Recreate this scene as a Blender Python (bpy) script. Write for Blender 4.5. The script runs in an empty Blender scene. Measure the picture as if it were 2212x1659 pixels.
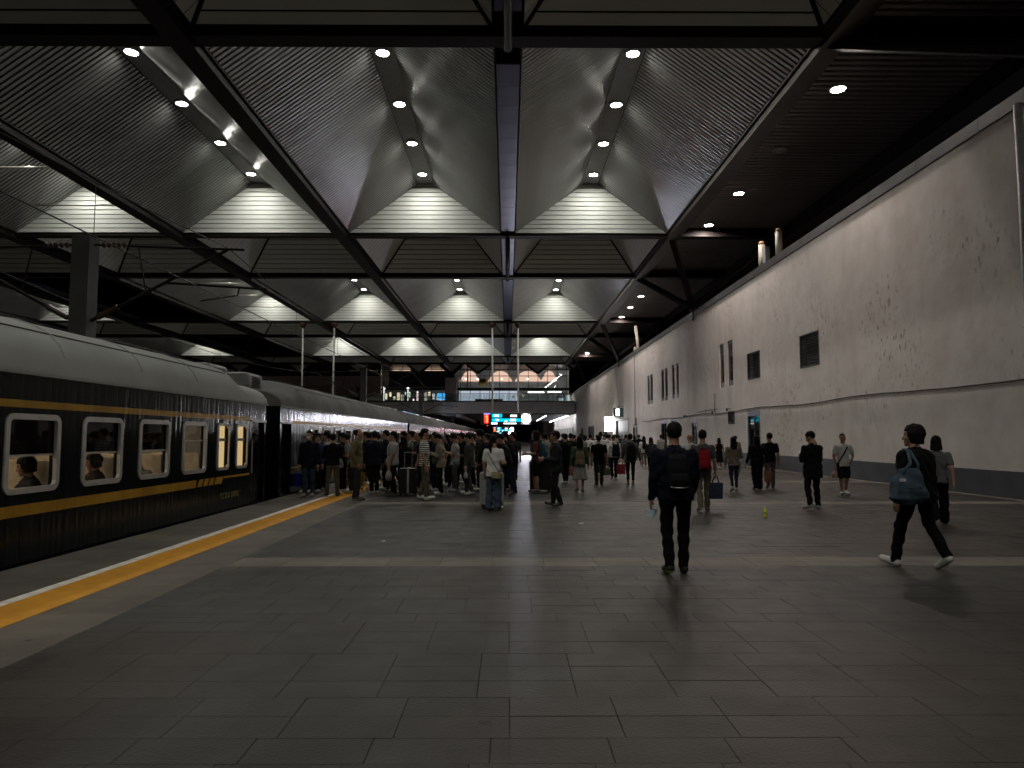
import bpy, bmesh, math, random
import numpy as np
from mathutils import Vector, Matrix
R = math.radians
random.seed(7)
scene = bpy.context.scene
C = scene.collection

# ------------------------------------------------------------------ camera
cam_d = bpy.data.cameras.new('camera')
cam_d.sensor_width = 36.0
cam_d.lens = 1534.0 / 2212.0 * 36.0
cam_d.clip_start = 0.05
cam_d.clip_end = 2000.0
cam = bpy.data.objects.new('camera', cam_d)
C.objects.link(cam)
cam.location = (0, 0, 1.6)
cam.rotation_euler = (R(90 + 4.2316), 0, R(-0.337))
scene.camera = cam

# ------------------------------------------------------------------ world: night, last trace of dusk
world = bpy.data.worlds.new('World')
scene.world = world
world.use_nodes = True
wn = world.node_tree
wbg = wn.nodes['Background']
sky = wn.nodes.new('ShaderNodeTexSky')
sky.sky_type = 'NISHITA'
sky.sun_disc = False
sky.sun_elevation = R(-4.0)
sky.sun_rotation = R(200)
wn.links.new(sky.outputs[0], wbg.inputs[0])
wbg.inputs[1].default_value = 0.12

# ------------------------------------------------------------------ exposure and sampling
vs = scene.view_settings
vs.view_transform = 'Standard'
vs.look = 'None'
vs.exposure = 0.0
vs.gamma = 1.0
cy = scene.cycles
cy.use_denoising = True
cy.use_adaptive_sampling = True
cy.adaptive_threshold = .03
cy.max_bounces = 5
cy.diffuse_bounces = 3
cy.glossy_bounces = 2
cy.transmission_bounces = 5
cy.transparent_max_bounces = 8
cy.sample_clamp_indirect = 3.0
cy.caustics_reflective = False
cy.caustics_refractive = False
try:
    cy.use_light_tree = True
except Exception:
    pass

VAULT_LAMP = 275.0      # radiance of the ridge downlights
SOFFIT_LAMP = 760.0

# ------------------------------------------------------------------ mesh helpers
class MB:
    def __init__(s):
        s.v = []; s.f = []; s.m = []
    def add(s, vs, fs, mi=0):
        o = len(s.v)
        s.v.extend([tuple(p) for p in vs])
        s.f.extend([tuple(i + o for i in f) for f in fs])
        s.m.extend([mi] * len(fs))
        return s
    def box(s, x0, x1, y0, y1, z0, z1, mi=0):
        v = [(x0,y0,z0),(x1,y0,z0),(x1,y1,z0),(x0,y1,z0),(x0,y0,z1),(x1,y0,z1),(x1,y1,z1),(x0,y1,z1)]
        return s.add(v, [(0,3,2,1),(4,5,6,7),(0,1,5,4),(1,2,6,5),(2,3,7,6),(3,0,4,7)], mi)
    def quad(s, a, b, c, d, mi=0):
        return s.add([a, b, c, d], [(0,1,2,3)], mi)
    def poly(s, pts, mi=0):
        return s.add(pts, [tuple(range(len(pts)))], mi)
    def beam(s, p, q, w, h, mi=0, up=(0,0,1)):
        p = Vector(p); q = Vector(q); d = (q - p).normalized(); u = Vector(up)
        r = d.cross(u)
        if r.length < 1e-4: r = d.cross(Vector((1,0,0)))
        r.normalize(); u = r.cross(d).normalized()
        o = [(-w/2,-h/2),(w/2,-h/2),(w/2,h/2),(-w/2,h/2)]
        v = [p + r*a + u*b for a, b in o] + [q + r*a + u*b for a, b in o]
        return s.add(v, [(3,2,1,0),(4,5,6,7),(0,1,5,4),(1,2,6,5),(2,3,7,6),(3,0,4,7)], mi)
    def tube(s, pts, r, n=8, mi=0, cap=True):
        pts = [Vector(p) for p in pts]
        rr = r if isinstance(r, (list, tuple)) else [r] * len(pts)
        rings = []; v = []
        prev = None
        for i, p in enumerate(pts):
            if i == 0: d = pts[1] - p
            elif i == len(pts) - 1: d = p - pts[i-1]
            else: d = (pts[i+1] - p).normalized() + (p - pts[i-1]).normalized()
            d.normalize()
            if prev is None:
                a = d.cross(Vector((0,0,1)))
                if a.length < 1e-3: a = d.cross(Vector((1,0,0)))
            else:
                a = prev - d * prev.dot(d)
            a.normalize(); prev = a; b = d.cross(a)
            rings.append(range(len(v), len(v)+n))
            for k in range(n):
                t = 2*math.pi*k/n
                v.append(p + (a*math.cos(t) + b*math.sin(t)) * rr[i])
        f = []
        for i in range(len(pts)-1):
            for k in range(n):
                f.append((i*n+k, i*n+(k+1)%n, (i+1)*n+(k+1)%n, (i+1)*n+k))
        if cap:
            f.append(tuple(range(n-1, -1, -1))); f.append(tuple(range((len(pts)-1)*n, len(pts)*n)))
        return s.add(v, f, mi)
    def lathe(s, prof, c=(0,0,0), n=16, mi=0, axis='z'):
        v = []; f = []
        for r, z in prof:
            for k in range(n):
                t = 2*math.pi*k/n
                p = (r*math.cos(t), r*math.sin(t), z)
                if axis == 'y': p = (p[0], p[2], p[1])
                if axis == 'x': p = (p[2], p[0], p[1])
                v.append((p[0]+c[0], p[1]+c[1], p[2]+c[2]))
        for i in range(len(prof)-1):
            for k in range(n):
                f.append((i*n+k, i*n+(k+1)%n, (i+1)*n+(k+1)%n, (i+1)*n+k))
        f.append(tuple(range(n-1, -1, -1))); f.append(tuple(range((len(prof)-1)*n, len(prof)*n)))
        return s.add(v, f, mi)
    def rbox(s, x0, x1, y0, y1, z0, z1, r, mi=0, n=3):
        """box with rounded vertical edges in XZ, extruded along Y with softened rims"""
        prof = []
        for cx, cz, a0 in ((x1-r, z1-r, 0), (x0+r, z1-r, 90), (x0+r, z0+r, 180), (x1-r, z0+r, 270)):
            for k in range(n+1):
                a = R(a0 + 90*k/n); prof.append((cx + r*math.cos(a), cz + r*math.sin(a)))
        e = r * .5; mx, mz = (x0+x1)/2, (z0+z1)/2
        sx = 1 - e/max(x1-x0, 1e-4)*1.2; sz = 1 - e/max(z1-z0, 1e-4)*1.2
        rings = [(y0, sx, sz), (y0+e, 1, 1), (y1-e, 1, 1), (y1, sx, sz)]
        m = len(prof); v = []; f = []
        for y, a, b in rings:
            v += [(mx+(px-mx)*a, y, mz+(pz-mz)*b) for px, pz in prof]
        for i in range(3):
            for k in range(m):
                f.append((i*m+k, i*m+(k+1) % m, (i+1)*m+(k+1) % m, (i+1)*m+k))
        f.append(tuple(range(m))[::-1]); f.append(tuple(range(3*m, 4*m)))
        return s.add(v, f, mi)
    def mesh(s, name, mats, smooth=False):
        me = bpy.data.meshes.new(name)
        me.from_pydata(s.v, [], s.f)
        for m in (mats if isinstance(mats, (list, tuple)) else [mats]): me.materials.append(m)
        if any(s.m): me.polygons.foreach_set('material_index', s.m)
        bm = bmesh.new(); bm.from_mesh(me)
        bmesh.ops.recalc_face_normals(bm, faces=bm.faces)
        bm.to_mesh(me); bm.free()
        if smooth: me.polygons.foreach_set('use_smooth', [True]*len(me.polygons))
        me.update()
        return me
    def obj(s, name, mats, parent=None, smooth=False, loc=None):
        return link(s.mesh(name, mats, smooth), name, parent, loc)

def link(me, name, parent=None, loc=None, rotz=0.0):
    o = bpy.data.objects.new(name, me); C.objects.link(o)
    if parent is not None: o.parent = parent
    if loc is not None: o.location = loc
    if rotz: o.rotation_euler = (0, 0, rotz)
    return o
def tag(o, label=None, cat=None, group=None, kind=None):
    if label: o['label'] = label
    if cat: o['category'] = cat
    if group: o['group'] = group
    if kind: o['kind'] = kind
    return o
def thing(name, label, cat, loc=(0,0,0), rotz=0.0, group=None):
    o = bpy.data.objects.new(name, None); C.objects.link(o)
    o.empty_display_size = .2
    o.location = loc; o.rotation_euler = (0, 0, rotz)
    return tag(o, label, cat, group)
def struct(o): o['kind'] = 'structure'; return o
def copy_tree(o, parent=None):
    c = o.copy(); C.objects.link(c)
    if parent is not None: c.parent = parent
    for ch in list(o.children): copy_tree(ch, c)
    return c
def sheet_with_holes(mb, u0, u1, v0, v1, holes, place, mi=0):
    us = sorted({u0, u1} | {max(u0, min(u1, h[i])) for h in holes for i in (0, 1)})
    vsq = sorted({v0, v1} | {max(v0, min(v1, h[i])) for h in holes for i in (2, 3)})
    for i in range(len(us)-1):
        for j in range(len(vsq)-1):
            cu, cv = (us[i]+us[i+1])/2, (vsq[j]+vsq[j+1])/2
            if any(h[0] < cu < h[1] and h[2] < cv < h[3] for h in holes): continue
            mb.quad(place(us[i], vsq[j]), place(us[i+1], vsq[j]), place(us[i+1], vsq[j+1]), place(us[i], vsq[j+1]), mi)
ORD = ['first','second','third','fourth','fifth','sixth','seventh','eighth','ninth','tenth','eleventh','twelfth']

# ------------------------------------------------------------------ materials
_mats = {}
def mat(name, col, rough=.6, metal=0.0, spec=.5, var=.12, vscale=6.0, bump=0.0, bscale=40.0, sheen=0.0, coat=0.0, rand=0.0, attr=None):
    if name in _mats: return _mats[name]
    m = bpy.data.materials.new(name); m.use_nodes = True
    nt = m.node_tree; N = nt.nodes; L = nt.links
    b = N['Principled BSDF']
    b.inputs['Roughness'].default_value = rough
    b.inputs['Metallic'].default_value = metal
    b.inputs['Specular IOR Level'].default_value = spec
    b.inputs['Coat Weight'].default_value = coat
    if sheen: b.inputs['Sheen Weight'].default_value = sheen
    tc = N.new('ShaderNodeTexCoord')
    nz = N.new('ShaderNodeTexNoise'); nz.inputs['Scale'].default_value = vscale; nz.inputs['Detail'].default_value = 5
    L.new(tc.outputs['Object'], nz.inputs['Vector'])
    mr = N.new('ShaderNodeMapRange')
    mr.inputs['From Min'].default_value = .3; mr.inputs['From Max'].default_value = .7
    mr.inputs['To Min'].default_value = 1 - var; mr.inputs['To Max'].default_value = 1 + var
    L.new(nz.outputs['Fac'], mr.inputs['Value'])
    fac = mr.outputs[0]
    if rand:
        oi = N.new('ShaderNodeObjectInfo'); r2 = N.new('ShaderNodeMapRange')
        r2.inputs['To Min'].default_value = 1 - rand; r2.inputs['To Max'].default_value = 1 + rand
        L.new(oi.outputs['Random'], r2.inputs['Value'])
        mu = N.new('ShaderNodeMath'); mu.operation = 'MULTIPLY'
        L.new(fac, mu.inputs[0]); L.new(r2.outputs[0], mu.inputs[1]); fac = mu.outputs[0]
    if attr:
        at = N.new('ShaderNodeAttribute'); at.attribute_name = attr
        ad = N.new('ShaderNodeMath'); ad.operation = 'ADD'; ad.inputs[1].default_value = 1.0
        L.new(at.outputs['Fac'], ad.inputs[0])
        mu = N.new('ShaderNodeMath'); mu.operation = 'MULTIPLY'
        L.new(fac, mu.inputs[0]); L.new(ad.outputs[0], mu.inputs[1]); fac = mu.outputs[0]
    vm = N.new('ShaderNodeVectorMath'); vm.operation = 'SCALE'
    vm.inputs[0].default_value = col[:3]
    L.new(fac, vm.inputs['Scale'])
    L.new(vm.outputs[0], b.inputs['Base Color'])
    if bump:
        n2 = N.new('ShaderNodeTexNoise'); n2.inputs['Scale'].default_value = bscale; n2.inputs['Detail'].default_value = 4
        L.new(tc.outputs['Object'], n2.inputs['Vector'])
        bp = N.new('ShaderNodeBump'); bp.inputs['Strength'].default_value = bump; bp.inputs['Distance'].default_value = .02
        L.new(n2.outputs['Fac'], bp.inputs['Height']); L.new(bp.outputs[0], b.inputs['Normal'])
    _mats[name] = m
    return m
def glow(name, col, strength):
    if name in _mats: return _mats[name]
    m = bpy.data.materials.new(name); m.use_nodes = True
    nt = m.node_tree
    for n in list(nt.nodes): nt.nodes.remove(n)
    e = nt.nodes.new('ShaderNodeEmission'); o = nt.nodes.new('ShaderNodeOutputMaterial')
    e.inputs[0].default_value = (*col, 1); e.inputs[1].default_value = strength
    nt.links.new(e.outputs[0], o.inputs[0])
    if strength < 4: m.cycles.emission_sampling = 'NONE'      # too weak to be worth sampling as a light
    _mats[name] = m
    return m
def glass(name, tint=(.8,.85,.85), alpha=.25, rough=.03):
    """thin pane: mostly see-through, with a mirror film"""
    if name in _mats: return _mats[name]
    m = bpy.data.materials.new(name); m.use_nodes = True
    nt = m.node_tree; N = nt.nodes; L = nt.links
    for n in list(N): N.remove(n)
    tr = N.new('ShaderNodeBsdfTransparent'); tr.inputs[0].default_value = (*tint, 1)
    gl = N.new('ShaderNodeBsdfGlossy'); gl.inputs['Roughness'].default_value = rough
    lw = N.new('ShaderNodeLayerWeight'); lw.inputs[0].default_value = .5
    pw = N.new('ShaderNodeMath'); pw.operation = 'POWER'; pw.inputs[1].default_value = 4.0; L.new(lw.outputs['Facing'], pw.inputs[0])
    fr = N.new('ShaderNodeMath'); fr.operation = 'MULTIPLY_ADD'; fr.inputs[1].default_value = .6; fr.inputs[2].default_value = .03; L.new(pw.outputs[0], fr.inputs[0])
    mx = N.new('ShaderNodeMixShader'); o = N.new('ShaderNodeOutputMaterial')
    sc = N.new('ShaderNodeMath'); sc.operation = 'MULTIPLY_ADD'; sc.inputs[1].default_value = 1.0; sc.inputs[2].default_value = alpha*.05
    L.new(fr.outputs[0], sc.inputs[0]); L.new(sc.outputs[0], mx.inputs[0])
    L.new(tr.outputs[0], mx.inputs[1]); L.new(gl.outputs[0], mx.inputs[2]); L.new(mx.outputs[0], o.inputs[0])
    _mats[name] = m
    return m

def tile_material(name, c1, c2, rough):
    m = mat(name, c1, rough=rough, spec=.15, var=.22, vscale=1.1, bump=.2, bscale=45, rand=.13, attr='tint')
    nt = m.node_tree; N = nt.nodes; L = nt.links
    b = N['Principled BSDF']
    src = b.inputs['Base Color'].links[0].from_socket
    geo = N.new('ShaderNodeNewGeometry')
    # worn spots and old gum marks
    vo = N.new('ShaderNodeTexVoronoi'); vo.inputs['Scale'].default_value = 3.6
    ns = N.new('ShaderNodeTexNoise'); ns.inputs['Scale'].default_value = 9.0; ns.inputs['Detail'].default_value = 3
    L.new(geo.outputs['Position'], ns.inputs['Vector'])
    mxv = N.new('ShaderNodeMixRGB'); mxv.inputs[0].default_value = .08
    L.new(geo.outputs['Position'], mxv.inputs[1]); L.new(ns.outputs['Color'], mxv.inputs[2])
    L.new(mxv.outputs[0], vo.inputs['Vector'])
    rp = N.new('ShaderNodeValToRGB')
    rp.color_ramp.elements[0].position = .05; rp.color_ramp.elements[0].color = (.3,.3,.3,1)
    rp.color_ramp.elements[1].position = .16; rp.color_ramp.elements[1].color = (1,1,1,1)
    L.new(vo.outputs['Distance'], rp.inputs[0])
    sel = N.new('ShaderNodeTexNoise'); sel.inputs['Scale'].default_value = .9; L.new(geo.outputs['Position'], sel.inputs['Vector'])
    srp = N.new('ShaderNodeValToRGB'); srp.color_ramp.elements[0].position = .44; srp.color_ramp.elements[1].position = .56
    L.new(sel.outputs['Fac'], srp.inputs[0])
    spots = N.new('ShaderNodeMixRGB'); spots.inputs[1].default_value = (1,1,1,1)
    L.new(srp.outputs[0], spots.inputs[0]); L.new(rp.outputs[0], spots.inputs[2])
    # broad drift between two stone tints
    dr = N.new('ShaderNodeTexNoise'); dr.inputs['Scale'].default_value = .22; dr.inputs['Detail'].default_value = 3
    L.new(geo.outputs['Position'], dr.inputs['Vector'])
    drm = N.new('ShaderNodeValToRGB'); drm.color_ramp.elements[0].position = .38; drm.color_ramp.elements[1].position = .62
    L.new(dr.outputs['Fac'], drm.inputs[0])
    tint = N.new('ShaderNodeMixRGB')
    tint.inputs[1].default_value = (1,1,1,1)
    tint.inputs[2].default_value = (c2[0]/c1[0], c2[1]/c1[1], c2[2]/c1[2], 1)
    L.new(drm.outputs[0], tint.inputs[0])
    m1 = N.new('ShaderNodeMixRGB'); m1.blend_type = 'MULTIPLY'; m1.inputs[0].default_value = 1
    L.new(src, m1.inputs[1]); L.new(tint.outputs[0], m1.inputs[2])
    m2 = N.new('ShaderNodeMixRGB'); m2.blend_type = 'MULTIPLY'; m2.inputs[0].default_value = 1
    L.new(m1.outputs[0], m2.inputs[1]); L.new(spots.outputs[0], m2.inputs[2])
    L.new(m2.outputs[0], b.inputs['Base Color'])
    gr = N.new('ShaderNodeTexNoise'); gr.inputs['Scale'].default_value = .55; gr.inputs['Detail'].default_value = 7; gr.inputs['Roughness'].default_value = .65
    L.new(geo.outputs['Position'], gr.inputs['Vector'])
    grr = N.new('ShaderNodeValToRGB'); grr.color_ramp.elements[0].position = .36; grr.color_ramp.elements[0].color = (.68,.66,.64,1); grr.color_ramp.elements[1].position = .58
    L.new(gr.outputs['Fac'], grr.inputs[0])
    m3 = N.new('ShaderNodeMixRGB'); m3.blend_type = 'MULTIPLY'; m3.inputs[0].default_value = 1
    L.new(m2.outputs[0], m3.inputs[1]); L.new(grr.outputs[0], m3.inputs[2]); L.new(m3.outputs[0], b.inputs['Base Color'])
    rn = N.new('ShaderNodeTexNoise'); rn.inputs['Scale'].default_value = 2.5; rn.inputs['Detail'].default_value = 6
    L.new(geo.outputs['Position'], rn.inputs['Vector'])
    rr = N.new('ShaderNodeMapRange'); rr.inputs['To Min'].default_value = rough - .1; rr.inputs['To Max'].default_value = rough + .14
    L.new(rn.outputs['Fac'], rr.inputs['Value']); L.new(rr.outputs[0], b.inputs['Roughness'])
    return m

def plaster_material(name, col):
    """painted render: drips, mould specks, pale repairs"""
    m = bpy.data.materials.new(name); m.use_nodes = True
    nt = m.node_tree; N = nt.nodes; L = nt.links
    b = N['Principled BSDF']; b.inputs['Roughness'].default_value = .75; b.inputs['Specular IOR Level'].default_value = .3
    g = N.new('ShaderNodeNewGeometry')
    def noise(scale, sx=1, sy=1, sz=1, detail=5):
        mp = N.new('ShaderNodeMapping'); mp.inputs['Scale'].default_value = (sx, sy, sz)
        L.new(g.outputs['Position'], mp.inputs['Vector'])
        n = N.new('ShaderNodeTexNoise'); n.inputs['Scale'].default_value = scale; n.inputs['Detail'].default_value = detail
        L.new(mp.outputs[0], n.inputs['Vector']); return n.outputs['Fac']
    def ramp(src, p0, c0, p1, c1):
        r = N.new('ShaderNodeValToRGB'); e = r.color_ramp.elements
        e[0].position = p0; e[0].color = (*c0, 1); e[1].position = p1; e[1].color = (*c1, 1)
        L.new(src, r.inputs[0]); return r.outputs[0]
    def mul(a, c, f=1.0):
        x = N.new('ShaderNodeMixRGB'); x.blend_type = 'MULTIPLY'; x.inputs[0].default_value = f
        L.new(a, x.inputs[1]); L.new(c, x.inputs[2]); return x.outputs[0]
    base = ramp(noise(.35), .3, tuple(c*.86 for c in col), .7, col)
    base = mul(base, ramp(noise(1.6), .25, (.88,.86,.83), .7, (1,1,1)))
    base = mul(base, ramp(noise(.55, 1, 1, .16, 6), .3, (.80,.76,.71), .5, (1,1,1)), .6)        # long drips
    # mould specks, gathered in patches
    sp = N.new('ShaderNodeTexVoronoi'); sp.inputs['Scale'].default_value = 1.0
    mp = N.new('ShaderNodeMapping'); mp.inputs['Scale'].default_value = (4.2, 4.2, 2.4)
    L.new(g.outputs['Position'], mp.inputs['Vector'])
    wob = N.new('ShaderNodeTexNoise'); wob.inputs['Scale'].default_value = 5; L.new(mp.outputs[0], wob.inputs['Vector'])
    mx = N.new('ShaderNodeMixRGB'); mx.inputs[0].default_value = .2; L.new(mp.outputs[0], mx.inputs[1]); L.new(wob.outputs['Color'], mx.inputs[2])
    L.new(mx.outputs[0], sp.inputs['Vector'])
    dots = ramp(sp.outputs['Distance'], .10, (.45,.42,.39), .21, (1,1,1))
    patch = ramp(noise(.2, 1, 1, 1.0, 3), .50, (0,0,0), .62, (1,1,1))
    x = N.new('ShaderNodeMixRGB'); x.inputs[1].default_value = (1,1,1,1); L.new(patch, x.inputs[0]); L.new(dots, x.inputs[2])
    base = mul(base, x.outputs[0])
    fine = ramp(noise(7, 1, 1, .5, 6), .32, (.62,.6,.55), .42, (1,1,1))
    x2 = N.new('ShaderNodeMixRGB'); x2.inputs[1].default_value = (1,1,1,1); L.new(patch, x2.inputs[0]); L.new(fine, x2.inputs[2])
    base = mul(base, x2.outputs[0])
    L.new(base, b.inputs['Base Color'])
    bp = N.new('ShaderNodeBump'); bp.inputs['Strength'].default_value = .25; bp.inputs['Distance'].default_value = .03
    L.new(noise(3.5, 1, 1, 1, 8), bp.inputs['Height']); L.new(bp.outputs[0], b.inputs['Normal'])
    _mats[name] = m
    return m

def lacquer_material(name, col, rough=.12):
    """old train paint: glossy but wavy sheet metal with dull dirt"""
    m = mat(name, col, rough=rough, spec=.12, var=.25, vscale=2.0)
    nt = m.node_tree; N = nt.nodes; L = nt.links
    b = N['Principled BSDF']
    g = N.new('ShaderNodeNewGeometry')
    mp = N.new('ShaderNodeMapping'); mp.inputs['Scale'].default_value = (1, 3.6, .16)
    L.new(g.outputs['Position'], mp.inputs['Vector'])
    n = N.new('ShaderNodeTexNoise'); n.inputs['Scale'].default_value = 2.6; n.inputs['Detail'].default_value = 2.5
    L.new(mp.outputs[0], n.inputs['Vector'])
    bp = N.new('ShaderNodeBump'); bp.inputs['Strength'].default_value = .5; bp.inputs['Distance'].default_value = .03
    L.new(n.outputs['Fac'], bp.inputs['Height']); L.new(bp.outputs[0], b.inputs['Normal'])
    r = N.new('ShaderNodeTexNoise'); r.inputs['Scale'].default_value = 3; r.inputs['Detail'].default_value = 6
    mp2 = N.new('ShaderNodeMapping'); mp2.inputs['Scale'].default_value = (1, 2, .3); L.new(g.outputs['Position'], mp2.inputs['Vector']); L.new(mp2.outputs[0], r.inputs['Vector'])
    mr = N.new('ShaderNodeMapRange'); mr.inputs['From Min'].default_value = .35; mr.inputs['From Max'].default_value = .7
    mr.inputs['To Min'].default_value = rough; mr.inputs['To Max'].default_value = rough + .12
    L.new(r.outputs['Fac'], mr.inputs['Value']); L.new(mr.outputs[0], b.inputs['Roughness'])
    return m

DARK_TILE = tile_material('dark_paving', (.040,.040,.0365), (.053,.042,.0355), .41)
PALE_TILE = tile_material('pale_granite', (.172,.150,.120), (.150,.135,.114), .5)
JOINT = mat('paving_joint', (.024,.023,.021), .9, spec=.1, var=.75, vscale=.9)
CONCRETE = mat('concrete', (.26,.245,.235), .8, var=.18, vscale=1.2, bump=.2)
PLASTER = plaster_material('plaster_wall', (.84,.775,.745))
PLINTH = mat('plinth_paint', (.075,.08,.092), .5, var=.2, vscale=1.5)
COPING = mat('coping_metal', (.06,.06,.063), .5, .2, var=.2, vscale=2)
STEEL = mat('dark_steel', (.011,.0075,.007), .6, .0, spec=.2, var=.25, vscale=1.5)
SLAT = mat('slat_metal', (.50,.505,.495), .36, .85, var=.08, vscale=.8)
GAP = mat('gap_black', (.008,.008,.008), .9)
RIDGE = mat('ridge_panel', (.30,.305,.295), .45, .2)
BOARD = mat('gable_board', (.64,.655,.61), .55, .0, var=.05, vscale=.7, rand=.04)
GUTTER = mat('gutter_panel', (.06,.065,.13), .34, .5, var=.2, vscale=1.2)  # bluish base carries the blue-violet sign light reflected in the centre gutter
VALLEY = mat('valley_brown', (.062,.047,.042), .5, .1)
SOFFIT = mat('soffit_slat', (.26,.235,.22), .5, .3, var=.12, vscale=.8)
LAMPRING = mat('lamp_ring', (.5,.5,.5), .35, .6)
COOL = glow('downlight_cool', (1.0, .985, .90), VAULT_LAMP)
WARM = glow('downlight_warm', (1.0, .865, .79), SOFFIT_LAMP)
OFFLAMP = mat('lamp_unlit', (.35,.34,.32), .4)
BLACK = mat('matt_black', (.012,.012,.013), .7)
PALEPOLE = mat('pale_pole', (.55,.55,.52), .45, .1)
GREYPAINT = mat('grey_paint', (.2,.2,.2), .5)
# ================================================================== STRUCTURE
# ---------------------------------------------------------------- ground and platform
g = MB(); g.quad((-400,-60,-1.3),(300,-60,-1.3),(300,700,-1.3),(-400,700,-1.3))
ground = struct(g.obj('ground', mat('track_ballast', (.05,.047,.043), .95, var=.35, vscale=5, bump=.8, bscale=14)))

p = MB()
p.box(-6.0, 13.0, -9, 320, -1.29, -.007)
platform = struct(p.obj('platform', JOINT))
e = MB(); e.box(-6.03, -5.72, -9, 320, -.22, -.009)
e.obj('edge_slab', CONCRETE, platform)

# tiles: shared meshes, top at z = 0
def tile_mesh(w, d, m, name, t=.02):
    b = MB(); c = .002
    v = [(0,0,-t),(w,0,-t),(w,d,-t),(0,d,-t),(0,0,-c),(w,0,-c),(w,d,-c),(0,d,-c),(c,c,0),(w-c,c,0),(w-c,d-c,0),(c,d-c,0)]
    b.add(v, [(0,1,5,4),(1,2,6,5),(2,3,7,6),(3,0,4,7),(4,5,9,8),(5,6,10,9),(6,7,11,10),(7,4,8,11),(8,9,10,11)])
    return b.mesh(name, m)
J = .0034
rnd = random.Random(3)
BANDS = [9.265 + 8.05*k for k in range(-1, 5)]
rows = []           # (y0, depth, kind)
y = 1.215 + .325
while y < 41:
    nxt = min([b for b in BANDS if b - .33 > y - 1e-3], default=99)
    end = min(nxt - .325, 41.0)
    n = max(1, round((end - y) / .3)); d = (end - y) / n
    rows += [(y + k*d, d, 'dark') for k in range(n)]
    if nxt < 41: rows += [(nxt - .325, .325, 'band'), (nxt, .325, 'band')]
    y = end + .65
tiles = []
for (y0, d, kind) in rows:
    w = .62 if kind == 'dark' else .66
    x = -3.5 - rnd.choice([0, .21, .31, .41]) * (kind == 'dark')
    while x < 12.74:
        x1 = min(x + w, 12.75); xs = max(x, -3.5)
        if x1 - xs > .05: tiles.append((xs, y0, x1 - xs, d, kind))
        x += w
def inview(t): return t[1] + t[3] > 3.1 and abs(t[0] + t[2]/2) < t[1]*.73 + .5
order = sorted([t for t in tiles if inview(t)], key=lambda t: t[1])[:300]
near = set(id(t) for t in order)
tcache = {}
for t in order:
    k = (round(t[2], 3), round(t[3], 3), t[4])
    if k not in tcache:
        tcache[k] = tile_mesh(t[2]-J, t[3]-J, DARK_TILE if t[4] == 'dark' else PALE_TILE, 'tile')
    o = link(tcache[k], 'tile', platform, (t[0]+J/2, t[1]+J/2, rnd.uniform(-.0015, .001)))
mb = MB(); tint = []
for t in tiles:
    if id(t) in near: continue
    dz = rnd.uniform(-.0015, .001)
    x0, x1, y0, y1 = t[0]+J/2, t[0]+t[2]-J/2, t[1]+J/2, t[1]+t[3]-J/2
    mb.add([(x0,y0,dz),(x1,y0,dz),(x1,y1,dz),(x0,y1,dz),(x0,y0,dz-.02),(x1,y0,dz-.02),(x1,y1,dz-.02),(x0,y1,dz-.02)],
           [(0,1,2,3),(4,5,1,0),(5,6,2,1),(6,7,3,2),(7,4,0,3)], 0 if t[4] == 'dark' else 1)
    tint += [rnd.uniform(-.15, .15)] * 5
o = mb.obj('paving', [DARK_TILE, PALE_TILE], platform); o['kind'] = 'stuff'
at = o.data.attributes.new('tint', 'FLOAT', 'FACE')
at.data.foreach_set('value', tint)
far = MB(); far.quad((-3.5,41,-.002),(12.75,41,-.002),(12.75,320,-.002),(-3.5,320,-.002))
far.obj('paving_sheet', DARK_TILE, platform)
b = MB()
for k in range(5, 16):
    yy = 9.265 + 8.05*k; b.quad((-3.5,yy-.3,.003),(12.75,yy-.3,.003),(12.75,yy+.3,.003),(-3.5,yy+.3,.003))
b.obj('pale_band', PALE_TILE, platform)

# edge zone slabs, one object each near the camera
slabs = {}
def slab_row(x0, x1, step, m, name, ymax, gap=J):
    yy = 1.0; jm = MB()
    msh = tile_mesh(x1-x0-gap, step-gap, m, name)
    while yy < ymax:
        link(msh, name, platform, (x0+gap/2, yy+gap/2, rnd.uniform(-.0012, .0012)))
        yy += step
    jm.quad((x0,yy,-.002),(x1,yy,-.002),(x1,320,-.002),(x0,320,-.002)); jm.obj(name + '_strip', m, platform)
    jm = MB(); jm.quad((x0,-9,-.002),(x1,-9,-.002),(x1,1,-.002),(x0,1,-.002)); jm.obj(name + '_strip', m, platform)
slab_row(-4.25, -3.5, .62, tile_material('border_granite', (.125,.110,.090), (.11,.10,.086), .5), 'slab', 34)
slab_row(-6.03, -4.93, 1.2, tile_material('edge_stone', (.135,.12,.105), (.12,.112,.10), .55), 'edge_stone', 40)
slab_row(12.75, 13.03, 1.5, PALE_TILE, 'kerb_stone', 45)
yel = mat('yellow_tactile', (.54,.25,.022), .7, spec=.2, var=.13, vscale=5, bump=.4, bscale=30, rand=.08)
slab_row(-4.79, -4.25, .6, yel, 'tactile_tile', 40, .004)
slab_row(-4.93, -4.79, 1.2, mat('white_line', (.68,.66,.61), .7, spec=.2, var=.3, vscale=5), 'white_line', 40, .003)
# hatched board markings on the edge
hz = MB()
for k in range(4):
    y0 = 11.4 + k*.2
    hz.quad((-5.9,y0,.003),(-5.55,y0+.1,.003),(-5.55,y0+.135,.003),(-5.9,y0+.035,.003))
hz.obj('hatched_marking', mat('hatch_yellow', (.3,.26,.04), .7), platform)

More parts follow.
